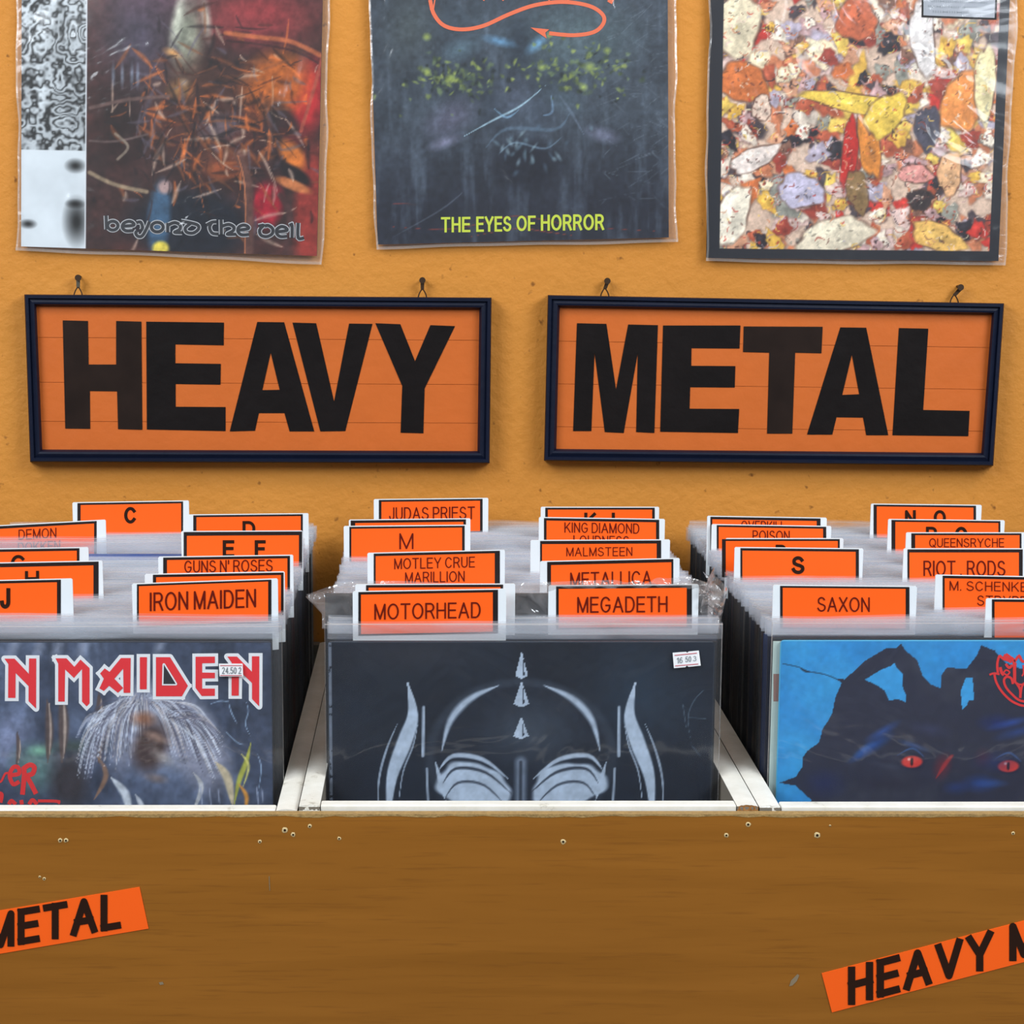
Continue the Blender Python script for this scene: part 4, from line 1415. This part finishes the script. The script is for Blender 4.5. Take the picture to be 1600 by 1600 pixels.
SM = [sleeve_mesh(k) for k in range(7)]
CWD, CHT = 0.3135, 0.3112
b = MB()
b.box((-CWD / 2, -0.0014, 0.0005), (CWD / 2, 0.0014, CHT), M['card'])
CM = b.mesh('cover')
CARDS = [((120, 120, 120), 1), ((30, 30, 34), 14), ((34, 38, 54), 4), ((70, 68, 64), 2), ((54, 24, 24), 2), ((40, 50, 80), 1), ((44, 36, 32), 3), ((16, 18, 24), 14)]
CL = [c for c, n in CARDS for _ in range(n)]


def off(x):
    return x + 0.0


def packed(side, x, y, z, k, colr, label, group):
    root = empty('vinyl_record', (x, y, SZ0 + z))
    tag(root, label, 'record', group)
    s = bpy.data.objects.new('plastic_sleeve', SM[k % len(SM)])
    COL.objects.link(s)
    s.parent = root
    c = bpy.data.objects.new('cover', CM)
    COL.objects.link(c)
    c.parent = root
    c.color = tuple(lin(colr)) + (1,)
    dx = (random.random() - 0.5) * (SW - CWD - 0.003)
    c.location = (dx, 0, 0)
    return root


FRONTY = 0.0215
XC = {'left': -0.1205 - SW / 2 - 0.0014, 'middle': -0.0850 + SW / 2 + 0.0014, 'right': 0.2785 + SW / 2}
cnt = 0
for side in ('left', 'middle', 'right'):
    dv = sorted(placed[side])
    y = FRONTY + (0.0075 if side == 'right' else 0.0054)
    k = 0
    proto = None
    while y < 0.5085:
        hit = [d for d in dv if d - ST_ / 2 - 0.0004 < y < d + 0.0012 + ST_ / 2 + 0.0004]
        if hit:
            y = hit[0] + 0.0012 + ST_ / 2 + 0.0005
            continue
        t = (y - FRONTY) / 0.49
        dz = -0.0004 + 0.0022 * t + random.uniform(-0.0026, 0.0026) - (0.003 if k % 13 in (5, 6) else 0)
        if random.random() < 0.10:
            dz += random.uniform(0.002, 0.005)
        dz = max(0.0, dz)
        colr = random.choice(CL)
        if side == 'middle' and 0.0590 < y < 0.0660:
            crin_y = y + 0.0008
            y += 0.0072
            continue
        lab = 'record in clear sleeve, one of the pack filling the %s crate' % side
        grp = 'sleeved records packed in the %s crate' % side
        if side == 'left' and 0.322 < y < 0.3325:
            colr, dz = (24, 74, 160), 0.0165 + 0.003 * ((y - 0.322) / 0.0105)
            nb = globals().get('nb', -1) + 1
            lab = 'sleeved record with blue cover edge in the left crate, ' + ('front one', 'rear one')[min(nb, 1)] + ' of two'
            grp = 'blue-edged records in the left crate'
        jit = random.uniform(-0.0014, 0.0014)
        if random.random() < 0.12:
            jit *= 1.6
        if side == 'left':
            jit = min(jit, 0.0006)
        if side == 'middle':
            jit = max(-0.0014, min(0.0014, jit))
        if side == 'right':
            jit = max(jit, -0.001)
        packed(side, XC[side] + jit, y, dz, k, colr, lab, grp)
        cnt += 1
        k += 1
        y += 0.00515
print('packed records', cnt)


def px_rect(x0, y0, x1, y1):
    return [(x0, y0), (x1, y0), (x1, y1), (x0, y1)]


def front_record(side, bagx, cardx, ytop_card, ytop_bag, art, label, Yf=FRONTY, corner=5):
    """frontmost record: clear bag, card with rounded corners, printed sheet"""
    zt = at(670, ytop_card, Yf)[2]
    zb = at(670, ytop_bag, Yf)[2]
    sc = F / 1.495
    X0, X1 = at(cardx[0], ytop_card, Yf)[0], at(cardx[1], ytop_card, Yf)[0]
    B0, B1 = at(bagx[0], ytop_bag, Yf)[0], at(bagx[1], ytop_bag, Yf)[0]
    root = empty('vinyl_record', ((X0 + X1) / 2, Yf + 0.002, SZ0))
    tag(root, label, 'record', 'front records of the crates')
    r = 0.003
    pts = [(X0, Yf, SZ0 + 0.001), (X1, Yf, SZ0 + 0.001), (X1, Yf, zt - r)]
    pts += [(X1 - r + r * math.cos(a), Yf, zt - r + r * math.sin(a)) for a in (0.5, 1.0)]
    pts += [(X1 - r, Yf, zt), (X0 + r, Yf, zt)]
    pts += [(X0 + r - r * math.sin(a), Yf, zt - r + r * math.cos(a)) for a in (0.5, 1.0)]
    pts += [(X0, Yf, zt - r)]
    b = MB()
    b.prism(pts, 0.0026, M['card'])
    cover = b.build('cover', root)
    # printed sheet, from just inside the rim of the card down to its foot
    y_b = proj(0, Yf, SZ0 + 0.002)[1]
    xb0, xb1 = proj(X0, Yf, SZ0)[0], proj(X1, Yf, SZ0)[0]
    art.build('artwork', [(cardx[0] + 1.2, ytop_card + 1.2), (cardx[1] - 1.2, ytop_card + 1.2), (xb1 - 1.2, y_b), (xb0 + 1.2, y_b)], Yf - 0.0002, cover)
    n = 14
    b = MB()
    f = lambda u: Yf - 0.0017 - 0.0009 * math.sin(u * 9 + len(label)) * math.sin(u * math.pi)
    for i in range(n):
        u0, u1 = i / n, (i + 1) / n
        x0, x1 = B0 + (B1 - B0) * u0, B0 + (B1 - B0) * u1
        b.face([(x0, f(u0), SZ0), (x1, f(u1), SZ0), (x1, f(u1), zb), (x0, f(u0), zb)], M['frontsleeve'])
        b.face([(x0, f(u0) - 0.0002, zb - 0.0009), (x1, f(u1) - 0.0002, zb - 0.0009), (x1, f(u1) - 0.0002, zb), (x0, f(u0) - 0.0002, zb)], M['seam'])
        b.face([(x1, Yf + 0.0031, SZ0), (x0, Yf + 0.0031, SZ0), (x0, Yf + 0.0031, zb + 0.0012), (x1, Yf + 0.0031, zb + 0.0012)], M['sleeve'])
    for x in (B0, B1):
        b.face([(x, Yf - 0.0014, SZ0), (x, Yf + 0.0031, SZ0), (x, Yf + 0.0031, zb), (x, Yf - 0.0014, zb)], M['seam'])
    b.build('plastic_sleeve', root)
    return root, cover


def price_label(root, quad, words, Y, lines, label):
    b = MB()
    b.prism([at(x, y, Y) for x, y in quad], 0.0002, M['label'])
    pl = b.build('price_label', root)
    tag(pl, label)
    b = MB()
    for l_ in lines:
        stroke(b, l_, 1.3, Y - 0.0002, M['redline'])
    for (wd, x0, x1, yt, yb, sl_) in words:
        text(b, wd, x0, x1, yt, yb, Y - 0.0003, M['digit'], 0.10, sl_)
    b.build('lettering', pl)


# ---- left crate, front record (storm-blue painting; generic stand-in) with red logo lettering
A = Art(-170, 1003, 425, 1560, 1.8, (62, 72, 94))
n = A.fbm(80, 31)
A.mix((n - 0.42) * 2.8, (104, 118, 146))
A.mix((A.fbm(50, 39, 4, 0.6, 2.2) - 0.5) * 2.4, (40, 46, 60))
for x in (20, 60, 90, 130, 250):
    A.blob(x, 1010, 12, 34, (150, 158, 178), 20, 0.9, 0.6)
A.blob(8, 1150, 40, 60, (150, 160, 196), 30, 0.9, 0.7)
A.blob(30, 1110, 10, 60, (110, 124, 156), 30, 0.9, 0.6)
A.blob(45, 1200, 50, 50, (96, 132, 128), 0, 0.7, 0.8)
A.blob(55, 1172, 26, 12, (130, 186, 160), 0, 0.9, 0.9)
A.blob(110, 1165, 70, 16, (70, 88, 72), 0, 0.9, 0.6)
A.blob(100, 1220, 42, 60, (50, 44, 46), 0, 0.6, 0.8)
for (x, y0, y1, w_) in ((70, 1092, 1190, 17), (93, 1076, 1190, 22), (152, 1080, 1190, 22), (20, 1140, 1200, 10)):
    A.line([(x, y0), (x + 2, (y0 + y1) / 2), (x - 3, y1)], w_, (84, 70, 68), 0.5, 0.95)
    A.line([(x + 3, y0 + 6), (x + 4, (y0 + y1) / 2), (x, y1 - 6)], w_ * 0.35, (176, 160, 150), 0.8, 0.9)
A.line([(146, 1180), (160, 1210), (140, 1248)], 12, (150, 112, 86), 0.6, 0.8)
A.blob(248, 1130, 96, 78, (150, 156, 176), 20, 0.4, 0.95)
A.blob(310, 1170, 54, 92, (138, 142, 162), -26, 0.5, 0.95)
A.blob(196, 1160, 30, 70, (128, 134, 156), 20, 0.6, 0.8)
for k in range(420):
    rr = random.Random(7000 + k)
    a = rr.uniform(0.0, math.pi)
    r0 = rr.uniform(34, 60)
    x, y = 222 + r0 * math.cos(a - 0.0) * 0.8, 1120 - r0 * 0.7 * math.sin(a)
    x2, y2 = x + 58 * math.cos(a) + (24 if a < 1.4 else -4), y + rr.uniform(30, 110)
    cc = rr.choice([(214, 222, 236), (170, 178, 198), (110, 110, 128), (186, 180, 182), (80, 80, 98), (200, 210, 230)])
    A.line([(x, y), ((x + x2) / 2 + 12 * math.cos(a), (y + y2) / 2 - 12), (x2, y2)], rr.uniform(2.2, 4.5), cc, 0.8, 0.7)
A.blob(232, 1166, 34, 52, (62, 44, 42), 20, 0.5, 0.9)
A.blob(222, 1122, 26, 16, (146, 92, 62), 0, 0.8, 0.8)
A.blob(240, 1150, 30, 10, (170, 140, 124), 24, 0.8, 0.6)
A.blob(250, 1182, 26, 12, (190, 184, 180), 30, 0.8, 0.6)
A.blob(240, 1215, 24, 10, (140, 116, 104), 10, 0.8, 0.6)
A.line([(168, 1214), (190, 1240), (196, 1275)], 18, (196, 204, 214), 0.5, 0.95)
A.line([(206, 1240), (216, 1260), (214, 1280)], 12, (190, 196, 206), 0.5, 0.9)
A.line([(300, 1206), (312, 1230), (296, 1270)], 10, (196, 198, 200), 0.5, 0.8)
A.line([(336, 1190), (354, 1215), (362, 1260)], 18, (206, 190, 156), 0.5, 0.9)
A.line([(392, 1160), (384, 1190), (372, 1220), (364, 1256)], 12, (176, 178, 70), 0.6, 0.9)
A.line([(376, 1176), (388, 1196), (378, 1230)], 6, (208, 204, 120), 0.7, 0.9)
A.line([(372, 1224), (384, 1244), (380, 1270)], 10, (222, 150, 60), 0.7, 0.9)
for x in (310, 324, 338, 400, 408):
    A.line([(x, 1225), (x + 3, 1260)], 4, (150, 160, 184), 0.8, 0.8)
for pts in ([(385, 1092), (389, 1110), (384, 1130), (392, 1150)], [(357, 1092), (362, 1112), (372, 1132)], [(326, 1100), (345, 1094), (360, 1096)], [(402, 1176), (408, 1200), (402, 1240)],
            [(350, 1140), (372, 1160), (384, 1162)]):
    A.line(pts, 3.0, (150, 176, 206), 0.8, 0.8)
A.grain(8, 0.2, 71)
ra, ca = front_record('left', (-176, 440), (-168, 424), 1003, 977, A,
                      'front record of the left crate, grey-blue painted cover with red white-edged lettering')
ca.color = tuple(lin((40, 46, 58))) + (1,)
YA = FRONTY - 0.0003
L1 = lambda p: tr(p, 0, 1000, 7.273)
L2 = lambda p: tr(p, 210, 1000, 7.273)
logo = [
    L1([(50, 212), (165, 212), (328, 385), (330, 210), (412, 210), (410, 780), (325, 695), (325, 525), (178, 375), (176, 658), (92, 658), (95, 275)]),
    L1([(630, 208), (755, 208), (845, 305), (915, 222), (1018, 320), (1018, 720), (985, 755), (932, 700), (932, 330), (840, 432), (740, 335), (735, 700), (662, 700), (662, 270)]),
    L1([(1190, 322), (1245, 362), (1375, 205), (1485, 205), (1480, 600), (1405, 600), (1400, 325), (1300, 440), (1400, 545), (1340, 600), (1240, 520), (1180, 580), (1130, 550), (1180, 440), (1137, 380)]),
    L2([(62, 195), (143, 195), (140, 560), (62, 560)]),
    L2([(245, 195), (405, 195), (608, 520), (540, 640), (245, 640)]),
    L2([(695, 190), (915, 188), (915, 262), (770, 265), (770, 370), (915, 372), (915, 435), (770, 437), (770, 552), (915, 552), (915, 635), (765, 637), (695, 545)]),
    L2([(1055, 188), (1165, 188), (1335, 360), (1335, 185), (1420, 185), (1418, 755), (1337, 670), (1337, 490), (1190, 345), (1185, 632), (1105, 632), (1105, 255)]),
    # letters left of the frame, as the name goes on
    tr([(-150, 28), (-139, 28), (-139, 90), (-150, 90)], 0, 1000, 1), tr([(-128, 28), (-96, 28), (-88, 40), (-96, 56), (-86, 90), (-98, 90), (-110, 62), (-116, 62), (-116, 90), (-128, 90)], 0, 1000, 1),
    tr([(-66, 28), (-44, 28), (-24, 56), (-44, 90), (-66, 90), (-80, 60)], 0, 1000, 1)]
bw_, br_ = MB(), MB()


def tri_add(mb, pts, Y, m):
    k = len(mb.v)
    mb.v += [at(x, y, Y) for x, y in pts]
    for t in tessellate_polygon([[Vector((x, -y, 0)) for x, y in pts]]):
        mb.f.append(tuple(k + i for i in t))
        mb.m.append(mb.mi(m))


for g in logo:
    stroke(bw_, g, 10.0, YA, M['whiteink'], closed=True)
    tri_add(br_, g, YA - 0.0003, M['redink'])
stroke(br_, L2([(335, 280), (470, 500), (330, 500)]), 4.4, YA - 0.0004, M['whiteink'], closed=True)
tri_add(br_, L2([(335, 280), (470, 500), (330, 500)]), YA - 0.0006, M['darkink'])
bw_.build('lettering_outline', ca)
tag(br_.build('lettering', ca), 'red logo lettering')
L3 = lambda p: tr(p, 0, 1140, 7.273)
b = MB()
for s_, w_ in (([(-60, 600), (10, 590), (60, 500), (110, 500)], 3.4), ([(100, 520), (215, 500), (205, 430), (150, 430), (110, 520), (150, 620), (220, 590)], 6.4), ([(270, 420), (275, 520), (255, 740)], 7.5),
               ([(270, 440), (340, 400), (390, 430), (370, 500), (310, 530), (350, 610), (410, 730)], 7.5), ([(-20, 720), (20, 740), (5, 830)], 6),
               ([(100, 850), (130, 810), (180, 850)], 6), ([(240, 800), (250, 850)], 6), ([(330, 850), (370, 800), (420, 850)], 6), ([(430, 810), (650, 815), (660, 840)], 4.6)):
    stroke(b, smooth(L3(s_), 4), w_, YA, M['scarlet'])
b.build('brush_lettering', ca)
price_label(ra, [(342, 1037), (379, 1037), (380, 1057), (343, 1057)], [('24.50 2', 347, 377, 1042.5, 1053, 0.0)], FRONTY - 0.0030,
            [[(344, 1040), (378, 1040)], [(344, 1055.5), (378, 1055.5)]], 'small white price label reading 24.50 2')

# ---- middle crate, front record (black card, generic chrome shapes)
A = Art(510, 1003, 1118, 1560, 1.8, (21, 30, 44))
A.mix((A.fbm(120, 41) - 0.4) * 2.2, (16, 22, 34))
A.blob(640, 1020, 160, 40, (40, 42, 52), 0, 0.9, 0.8)
A.blob(1000, 1080, 120, 110, (34, 52, 70), 0, 0.9, 0.7)
SIL = (172, 188, 208)
# dome with a bright rim
A.blob(815, 1180, 147, 118, (70, 80, 94), 0, 0.12, 0.9)
A.blob(815, 1182, 143, 115, (24, 32, 46), 0, 0.12, 1)
A.blob(830, 1140, 96, 66, (56, 66, 80), 0, 0.9, 0.9)
for sgn_ in (-1, 1):
    X_ = lambda x: 815 + sgn_ * x
    A.line([(X_(126), 1172), (X_(112), 1124), (X_(80), 1090), (X_(36), 1070)], 17, SIL, 0.7, 0.95)
    # side bars and curved blades
    A.line([(X_(155), 1104), (X_(156), 1180)], 6, SIL, 0.5, 0.9, False)
    A.line([(X_(150), 1200), (X_(148), 1250)], 5, SIL, 0.5, 0.8, False)
    A.line([(X_(180), 1066), (X_(172), 1116), (X_(186), 1160), (X_(206), 1215), (X_(212), 1290)], 27, SIL, 0.25, 1)
    A.line([(X_(196), 1128), (X_(214), 1170), (X_(226), 1215), (X_(228), 1262)], 5, SIL, 0.5, 0.8)
    A.line([(X_(164), 1130), (X_(172), 1165), (X_(188), 1206), (X_(196), 1262)], 3.6, SIL, 0.5, 0.8)
    # plain folded chrome petals below the dome
    A.blob(X_(76), 1226, 60, 34, SIL, sgn_ * -10, 0.12, 1, 0.06, 4)
    A.line([(X_(20), 1216), (X_(60), 1186), (X_(108), 1180), (X_(132), 1204)], 10, SIL, 0.5, 0.95)
    A.line([(X_(14), 1240), (X_(56), 1206), (X_(104), 1200), (X_(126), 1226)], 7, (40, 48, 62), 0.6, 0.9)
    A.line([(X_(20), 1262), (X_(58), 1226), (X_(100), 1222), (X_(122), 1248)], 6, (40, 48, 62), 0.6, 0.8)
    A.line([(X_(136), 1190), (X_(128), 1220), (X_(120), 1250)], 9, SIL, 0.4, 0.95)
A.line([(815, 1190), (815, 1222), (815, 1262)], 26, (120, 134, 154), 0.7, 0.9, False)
A.line([(815, 1190), (815, 1222), (815, 1262)], 7, (40, 48, 62), 0.5, 0.9, False)
# three studs
for (y0, y1, w_) in ((1016, 1060, 10), (1062, 1104, 12), (1118, 1154, 12)):
    A.poly([(815, y0), (815 + w_, y1 - 5), (815, y1), (815 - w_, y1 - 5)], SIL)
    A.poly([(818, y0 + 10), (820, y1 - 6), (816, y1 - 4)], (40, 48, 62))
for pts in ([(1110, 1072), (1090, 1092), (1080, 1120), (1086, 1160)], [(1080, 1120), (1110, 1122)], [(1084, 1160), (1104, 1184)], [(1070, 1092), (1078, 1140)]):
    A.line(pts, 2.6, (92, 108, 124), 0.9, 0.7)
A.mix(((A.X < 514.5) & (A.fbm(10, 8) > 0.42)) * 0.6, (150, 160, 176))
A.grain(10, 0.12, 81)
rb_, cb = front_record('middle', (507, 1129), (512, 1117), 1003, 974, A,
                       'front record of the middle crate, dark navy cover with silver curved shapes and studs')
cb.color = tuple(lin((34, 44, 58))) + (1,)
YA2 = FRONTY - 0.0030
q = [(1051, 1020), (1063, 1019), (1072, 1018.5), (1074, 1020), (1076, 1018), (1092, 1016.5), (1095, 1040), (1076, 1042), (1073, 1040), (1071, 1042.5), (1053, 1044)]
price_label(rb_, q, [('16', 1057.5, 1066.5, 1027, 1036.5, -0.09), ('50', 1071, 1080, 1025.5, 1034.5, -0.09), ('3', 1083, 1088, 1025, 1033, -0.09)], YA2,
            [[(1054, 1024), (1089, 1020.5)], [(1055, 1040.5), (1091, 1037.5)]], 'small white price label reading 16 50 3')

# ---- right crate, front record (blue card, jagged dark shape)
S8 = lambda p: tr(p, 1060, 980, 2.963)
A = Art(1220, 1001, 1806, 1560, 1.6, (48, 140, 206))
A.mix((A.fbm(90, 51) - 0.42) * 2.4, (60, 158, 214))
A.mix((A.fbm(60, 56) - 0.5) * 1.6, (38, 124, 186))
body = S8([(735, 235), (775, 238), (870, 150), (960, 95), (1010, 92), (1032, 70), (1048, 100), (1110, 150), (1140, 225), (1180, 262), (1225, 280), (1228, 215), (1250, 182),
           (1340, 190), (1385, 130), (1405, 80), (1470, 105), (1520, 160), (1600, 190), (1700, 150), (1800, 60), (2250, 100), (2250, 1700), (560, 1700), (560, 900), (640, 800), (560, 730), (482, 718), (560, 690),
           (592, 640), (590, 600), (610, 570), (665, 530), (680, 465), (705, 430), (720, 400), (735, 320), (760, 255)])
A.poly(body, (42, 44, 62))
inside = np.abs(A.c - np.array((42, 44, 62))).sum(-1) < 1
keep = A.c.copy()
A.mix((A.fbm(60, 58) - 0.5) * 2.4 * inside, (58, 60, 72))
for (x, y, rx, ry, rot, cc, a_) in ((930, 540, 90, 28, -34, (30, 66, 130), 0.9), (1110, 545, 70, 14, 18, (40, 74, 130), 0.8), (860, 590, 60, 18, -30, (34, 74, 140), 0.8), (1250, 640, 40, 60, 20, (120, 36, 46), 0.7),
                                   (1440, 600, 40, 40, 0, (84, 36, 50), 0.6), (1500, 440, 90, 40, 0, (30, 42, 94), 0.9), (1430, 720, 80, 40, 0, (34, 60, 120), 0.9), (700, 720, 90, 60, 10, (34, 42, 84), 0.8),
                                   (1600, 480, 110, 24, -16, (40, 66, 130), 0.7), (1320, 740, 60, 30, 0, (32, 56, 120), 0.6), (1000, 720, 160, 40, 0, (36, 34, 50), 0.6)):
    A.blob(1060 + x / 2.963, 980 + y / 2.963, rx / 2.963 * 1.3, ry / 2.963 * 1.3, cc, rot, 0.9, a_)
A.line(S8([(1220, 700), (1250, 650), (1285, 600), (1300, 590)]), 9, (168, 48, 52), 0.6, 0.8)
for (x, y) in ((1105, 620), (1560, 640)):
    A.blob(1060 + x / 2.963, 980 + y / 2.963, 25, 15, (24, 28, 52), 0, 0.4, 1)
    A.line(S8([(x - 70, y - 30), (x, y - 62), (x + 60, y - 20)]), 4, (60, 96, 150), 0.7, 0.8)
    A.blob(1060 + x / 2.963, 980 + y / 2.963, 19, 10.5, (206, 58, 52), 0, 0.25, 1)
    A.blob(1060 + x / 2.963, 980 + y / 2.963, 3, 8, (40, 14, 24), 0, 0.4, 1)
    A.blob(1060 + (x - 14) / 2.963, 980 + (y - 12) / 2.963, 3, 3, (250, 200, 190), 0, 0.6, 0.9)
blue = (56, 152, 214)
A.poly(S8([(868, 240), (940, 195), (990, 175), (1003, 162), (1020, 190), (1045, 215), (1048, 280), (1062, 305), (1062, 342), (1030, 330), (985, 335), (965, 290), (920, 262)]), blue)
A.poly(S8([(1340, 232), (1372, 232), (1384, 335), (1360, 335), (1350, 362), (1330, 382), (1320, 290)]), (60, 158, 220))
A.line(S8([(482, 165), (560, 182), (600, 200), (680, 215), (740, 238)]), 2.4, (30, 60, 84), 0.6, 0.9, False)
A.line(S8([(565, 188), (590, 200), (612, 205)]), 5, (28, 46, 64), 0.6, 0.9)
for (x, y, rx, ry, rot, cc, a_) in ((960, 480, 110, 26, -30, (44, 84, 164), 0.7), (880, 560, 70, 22, -32, (56, 104, 180), 0.7), (1500, 620, 130, 60, 0, (34, 50, 110), 0.5),
                                   (1180, 470, 120, 40, 10, (56, 60, 92), 0.6), (1560, 440, 130, 24, -14, (44, 78, 160), 0.7), (1480, 720, 100, 26, 0, (48, 88, 160), 0.6), (1000, 640, 130, 16, 8, (60, 66, 84), 0.5)):
    A.blob(1060 + x / 2.963, 980 + y / 2.963, rx / 2.963, ry / 2.963, cc, rot, 0.95, a_)
A.grain(9, 0.08, 91)
rc, cc_ = front_record('right', (1207, 1816), (1220, 1806), 1001, 972, A,
                       'front record of the right crate, blue cover with jagged black shape and red eyes')
cc_.color = tuple(lin((70, 170, 214))) + (1,)
YB = FRONTY - 0.0004
SR = lambda p: tr(p, 1490, 990, 11.43)
b = MB()
for s_, w_ in (([(640, 735), (720, 710), (820, 725)], 3.2), ([(730, 730), (760, 860), (850, 1020), (980, 1160), (1100, 1240), (1257, 1290), (1500, 1280)], 3.6),
               ([(1060, 900), (1030, 800), (950, 770), (900, 830), (930, 950), (1040, 1080), (1200, 1200), (1500, 1230)], 3.6), ([(790, 700), (780, 540), (820, 400), (880, 440), (930, 370)], 3.8),
               ([(930, 370), (1000, 420), (1080, 510), (1090, 880)], 5.0), ([(880, 440), (960, 460), (1040, 500)], 6.0), ([(830, 600), (860, 700), (900, 740)], 4.6),
               ([(890, 700), (940, 650), (1000, 690), (950, 740), (890, 700)], 2.4), ([(930, 540), (990, 610), (1050, 560)], 4.0), ([(1090, 500), (1170, 400), (1240, 500), (1400, 420)], 4.0),
               ([(1120, 880), (1190, 1000), (1190, 1150)], 4.0), ([(1190, 1150), (1220, 950), (1260, 880)], 3.0), ([(1110, 520), (1110, 880), (1400, 900)], 3.0),
               ([(1240, 560), (1250, 700), (1220, 760)], 2.4), ([(1300, 520), (1310, 860)], 5.0), ([(1400, 520), (1420, 860), (1600, 600)], 5.0)):
    stroke(b, smooth(SR(s_), 4), w_, YB, M['scarlet'])
tag(b.build('emblem', cc_), 'red spiky emblem lettering')
# pale card edge with a brown mark beside the blue cover: the record just behind
root = empty('vinyl_record', (0.44, FRONTY + 0.006, SZ0))
tag(root, 'record just behind the front blue one, pale green edge with brown mark', 'record', 'front records of the crates')

# the pale record stands a little to the left, so its edge shows
xa_, xb_ = at(1208, 1000, FRONTY + 0.0042)[0], at(1208, 1000, FRONTY + 0.0042)[0] + CWD
b = MB()
b.box((xa_, FRONTY + 0.0036, SZ0 + 0.001), (xb_, FRONTY + 0.0046, at(670, 1002, FRONTY + 0.004)[2]), M['palegreen'] if 'palegreen' in M else simple('pale_green_card', (186, 204, 196), 0.6))
pc = b.build('cover', root)
b = MB()
b.face([at(x, y, FRONTY + 0.0035) for x, y in ((1208.5, 1053), (1220, 1053), (1220, 1096), (1208.5, 1096))][::-1], simple('brown_mark', (150, 112, 100), 0.6))
b.build('brown_mark', pc)

# ---- the raised black record with the big crinkled bag, middle crate
yk = crin_y
root = empty('vinyl_record', (XC['middle'], yk, SZ0))
tag(root, 'record in oversized crinkled bag standing higher than its neighbours in the middle crate', 'record')
zk = at(670, 927, yk)[2]
b = MB()
x0, x1 = at(508, 930, yk)[0], at(1106, 930, yk)[0]
b.box((x0, yk - 0.0012, SZ0 + 0.012), (x1, yk + 0.0012, zk), simple('black_card', (24, 25, 30), 0.5))
b.build('cover', root)
rg = np.random.default_rng(5)
nx, nz_ = 150, 26
bx0, bx1 = at(503, 930, yk)[0], at(1112, 930, yk)[0]
bump_ = [(rg.uniform(0.05, 0.3), rg.uniform(20, 130), rg.uniform(10, 90), rg.uniform(0, 6)) for _ in range(12)]
for lay in (0, 1):
    b = MB()
    G = []
    for j in range(nz_ + 1):
        v = j / nz_
        row = []
        for i in range(nx + 1):
            u = i / nx
            X = bx0 + (bx1 - bx0) * u
            zb_ = zk - 0.030
            ztop = zk + 0.0085 + 0.0012 * math.sin(u * 11) + (0.008 * math.exp(-((u - 0.93) / 0.06) ** 2) if lay else 0.002 * math.exp(-((u - 0.9) / 0.05) ** 2))
            ztop -= 0.010 * max(0, (0.06 - u) / 0.06)
            Z = zb_ + (ztop - zb_) * v
            cr_ = 0.25 + 1.0 * max(0, (u - 0.72) / 0.28) + 0.5 * max(0, (0.1 - u) / 0.1)
            w_ = sum(a_ * math.sin(f1 * u + f2 * v * 0.35 + p_) for a_, f1, f2, p_ in bump_)
            Y_ = yk + (-0.0019 if lay == 0 else 0.0019) + 0.0016 * cr_ * w_ * v * v + (-0.004 if lay == 0 else 0.003) * v ** 3
            Xo = X
            if v > 0.45:
                e_ = (v - 0.45) / 0.55
                Xo -= 0.0135 * e_ * max(0, (0.05 - u) / 0.05)
                Xo += 0.009 * math.sin(e_ * 3.0) * max(0, (u - 0.94) / 0.06)
                Z += 0.0022 * cr_ * e_ * math.sin(60 * u + 4 * lay + 3 * math.sin(23 * u)) * (1 if u > 0.7 else 0.3)
            row.append((Xo, Y_, Z))
        G.append(row)
    for j in range(nz_):
        for i in range(nx):
            b.face([G[j][i], G[j][i + 1], G[j + 1][i + 1], G[j + 1][i]], M['crinkle'])
    o = b.build('crinkled_bag', root)
# crumpled corner hanging out at the right
b = MB()
G = []
cx_, cz_ = at(1112, 930, yk)[0], at(1112, 930, yk)[2]
for j in range(19):
    v = j / 18
    row = []
    for i in range(13):
        u = i / 12
        px = 1098 + 26 * u + 9 * math.sin(v * 7 + u * 5) + 8 * v
        py = 893 + 88 * v + 7 * math.sin(u * 9 + v * 4)
        yy = yk - 0.002 - 0.010 * math.sin(math.pi * u) * (1 - 0.4 * v) + 0.004 * math.sin(13 * u + 17 * v) + 0.003 * math.sin(31 * v - 9 * u)
        row.append(at(px, py, yy))
    G.append(row)
for j in range(18):
    for i in range(12):
        b.face([G[j + 1][i], G[j + 1][i + 1], G[j][i + 1], G[j][i]], M['crinkle'])
b.build('crumpled_corner', root)
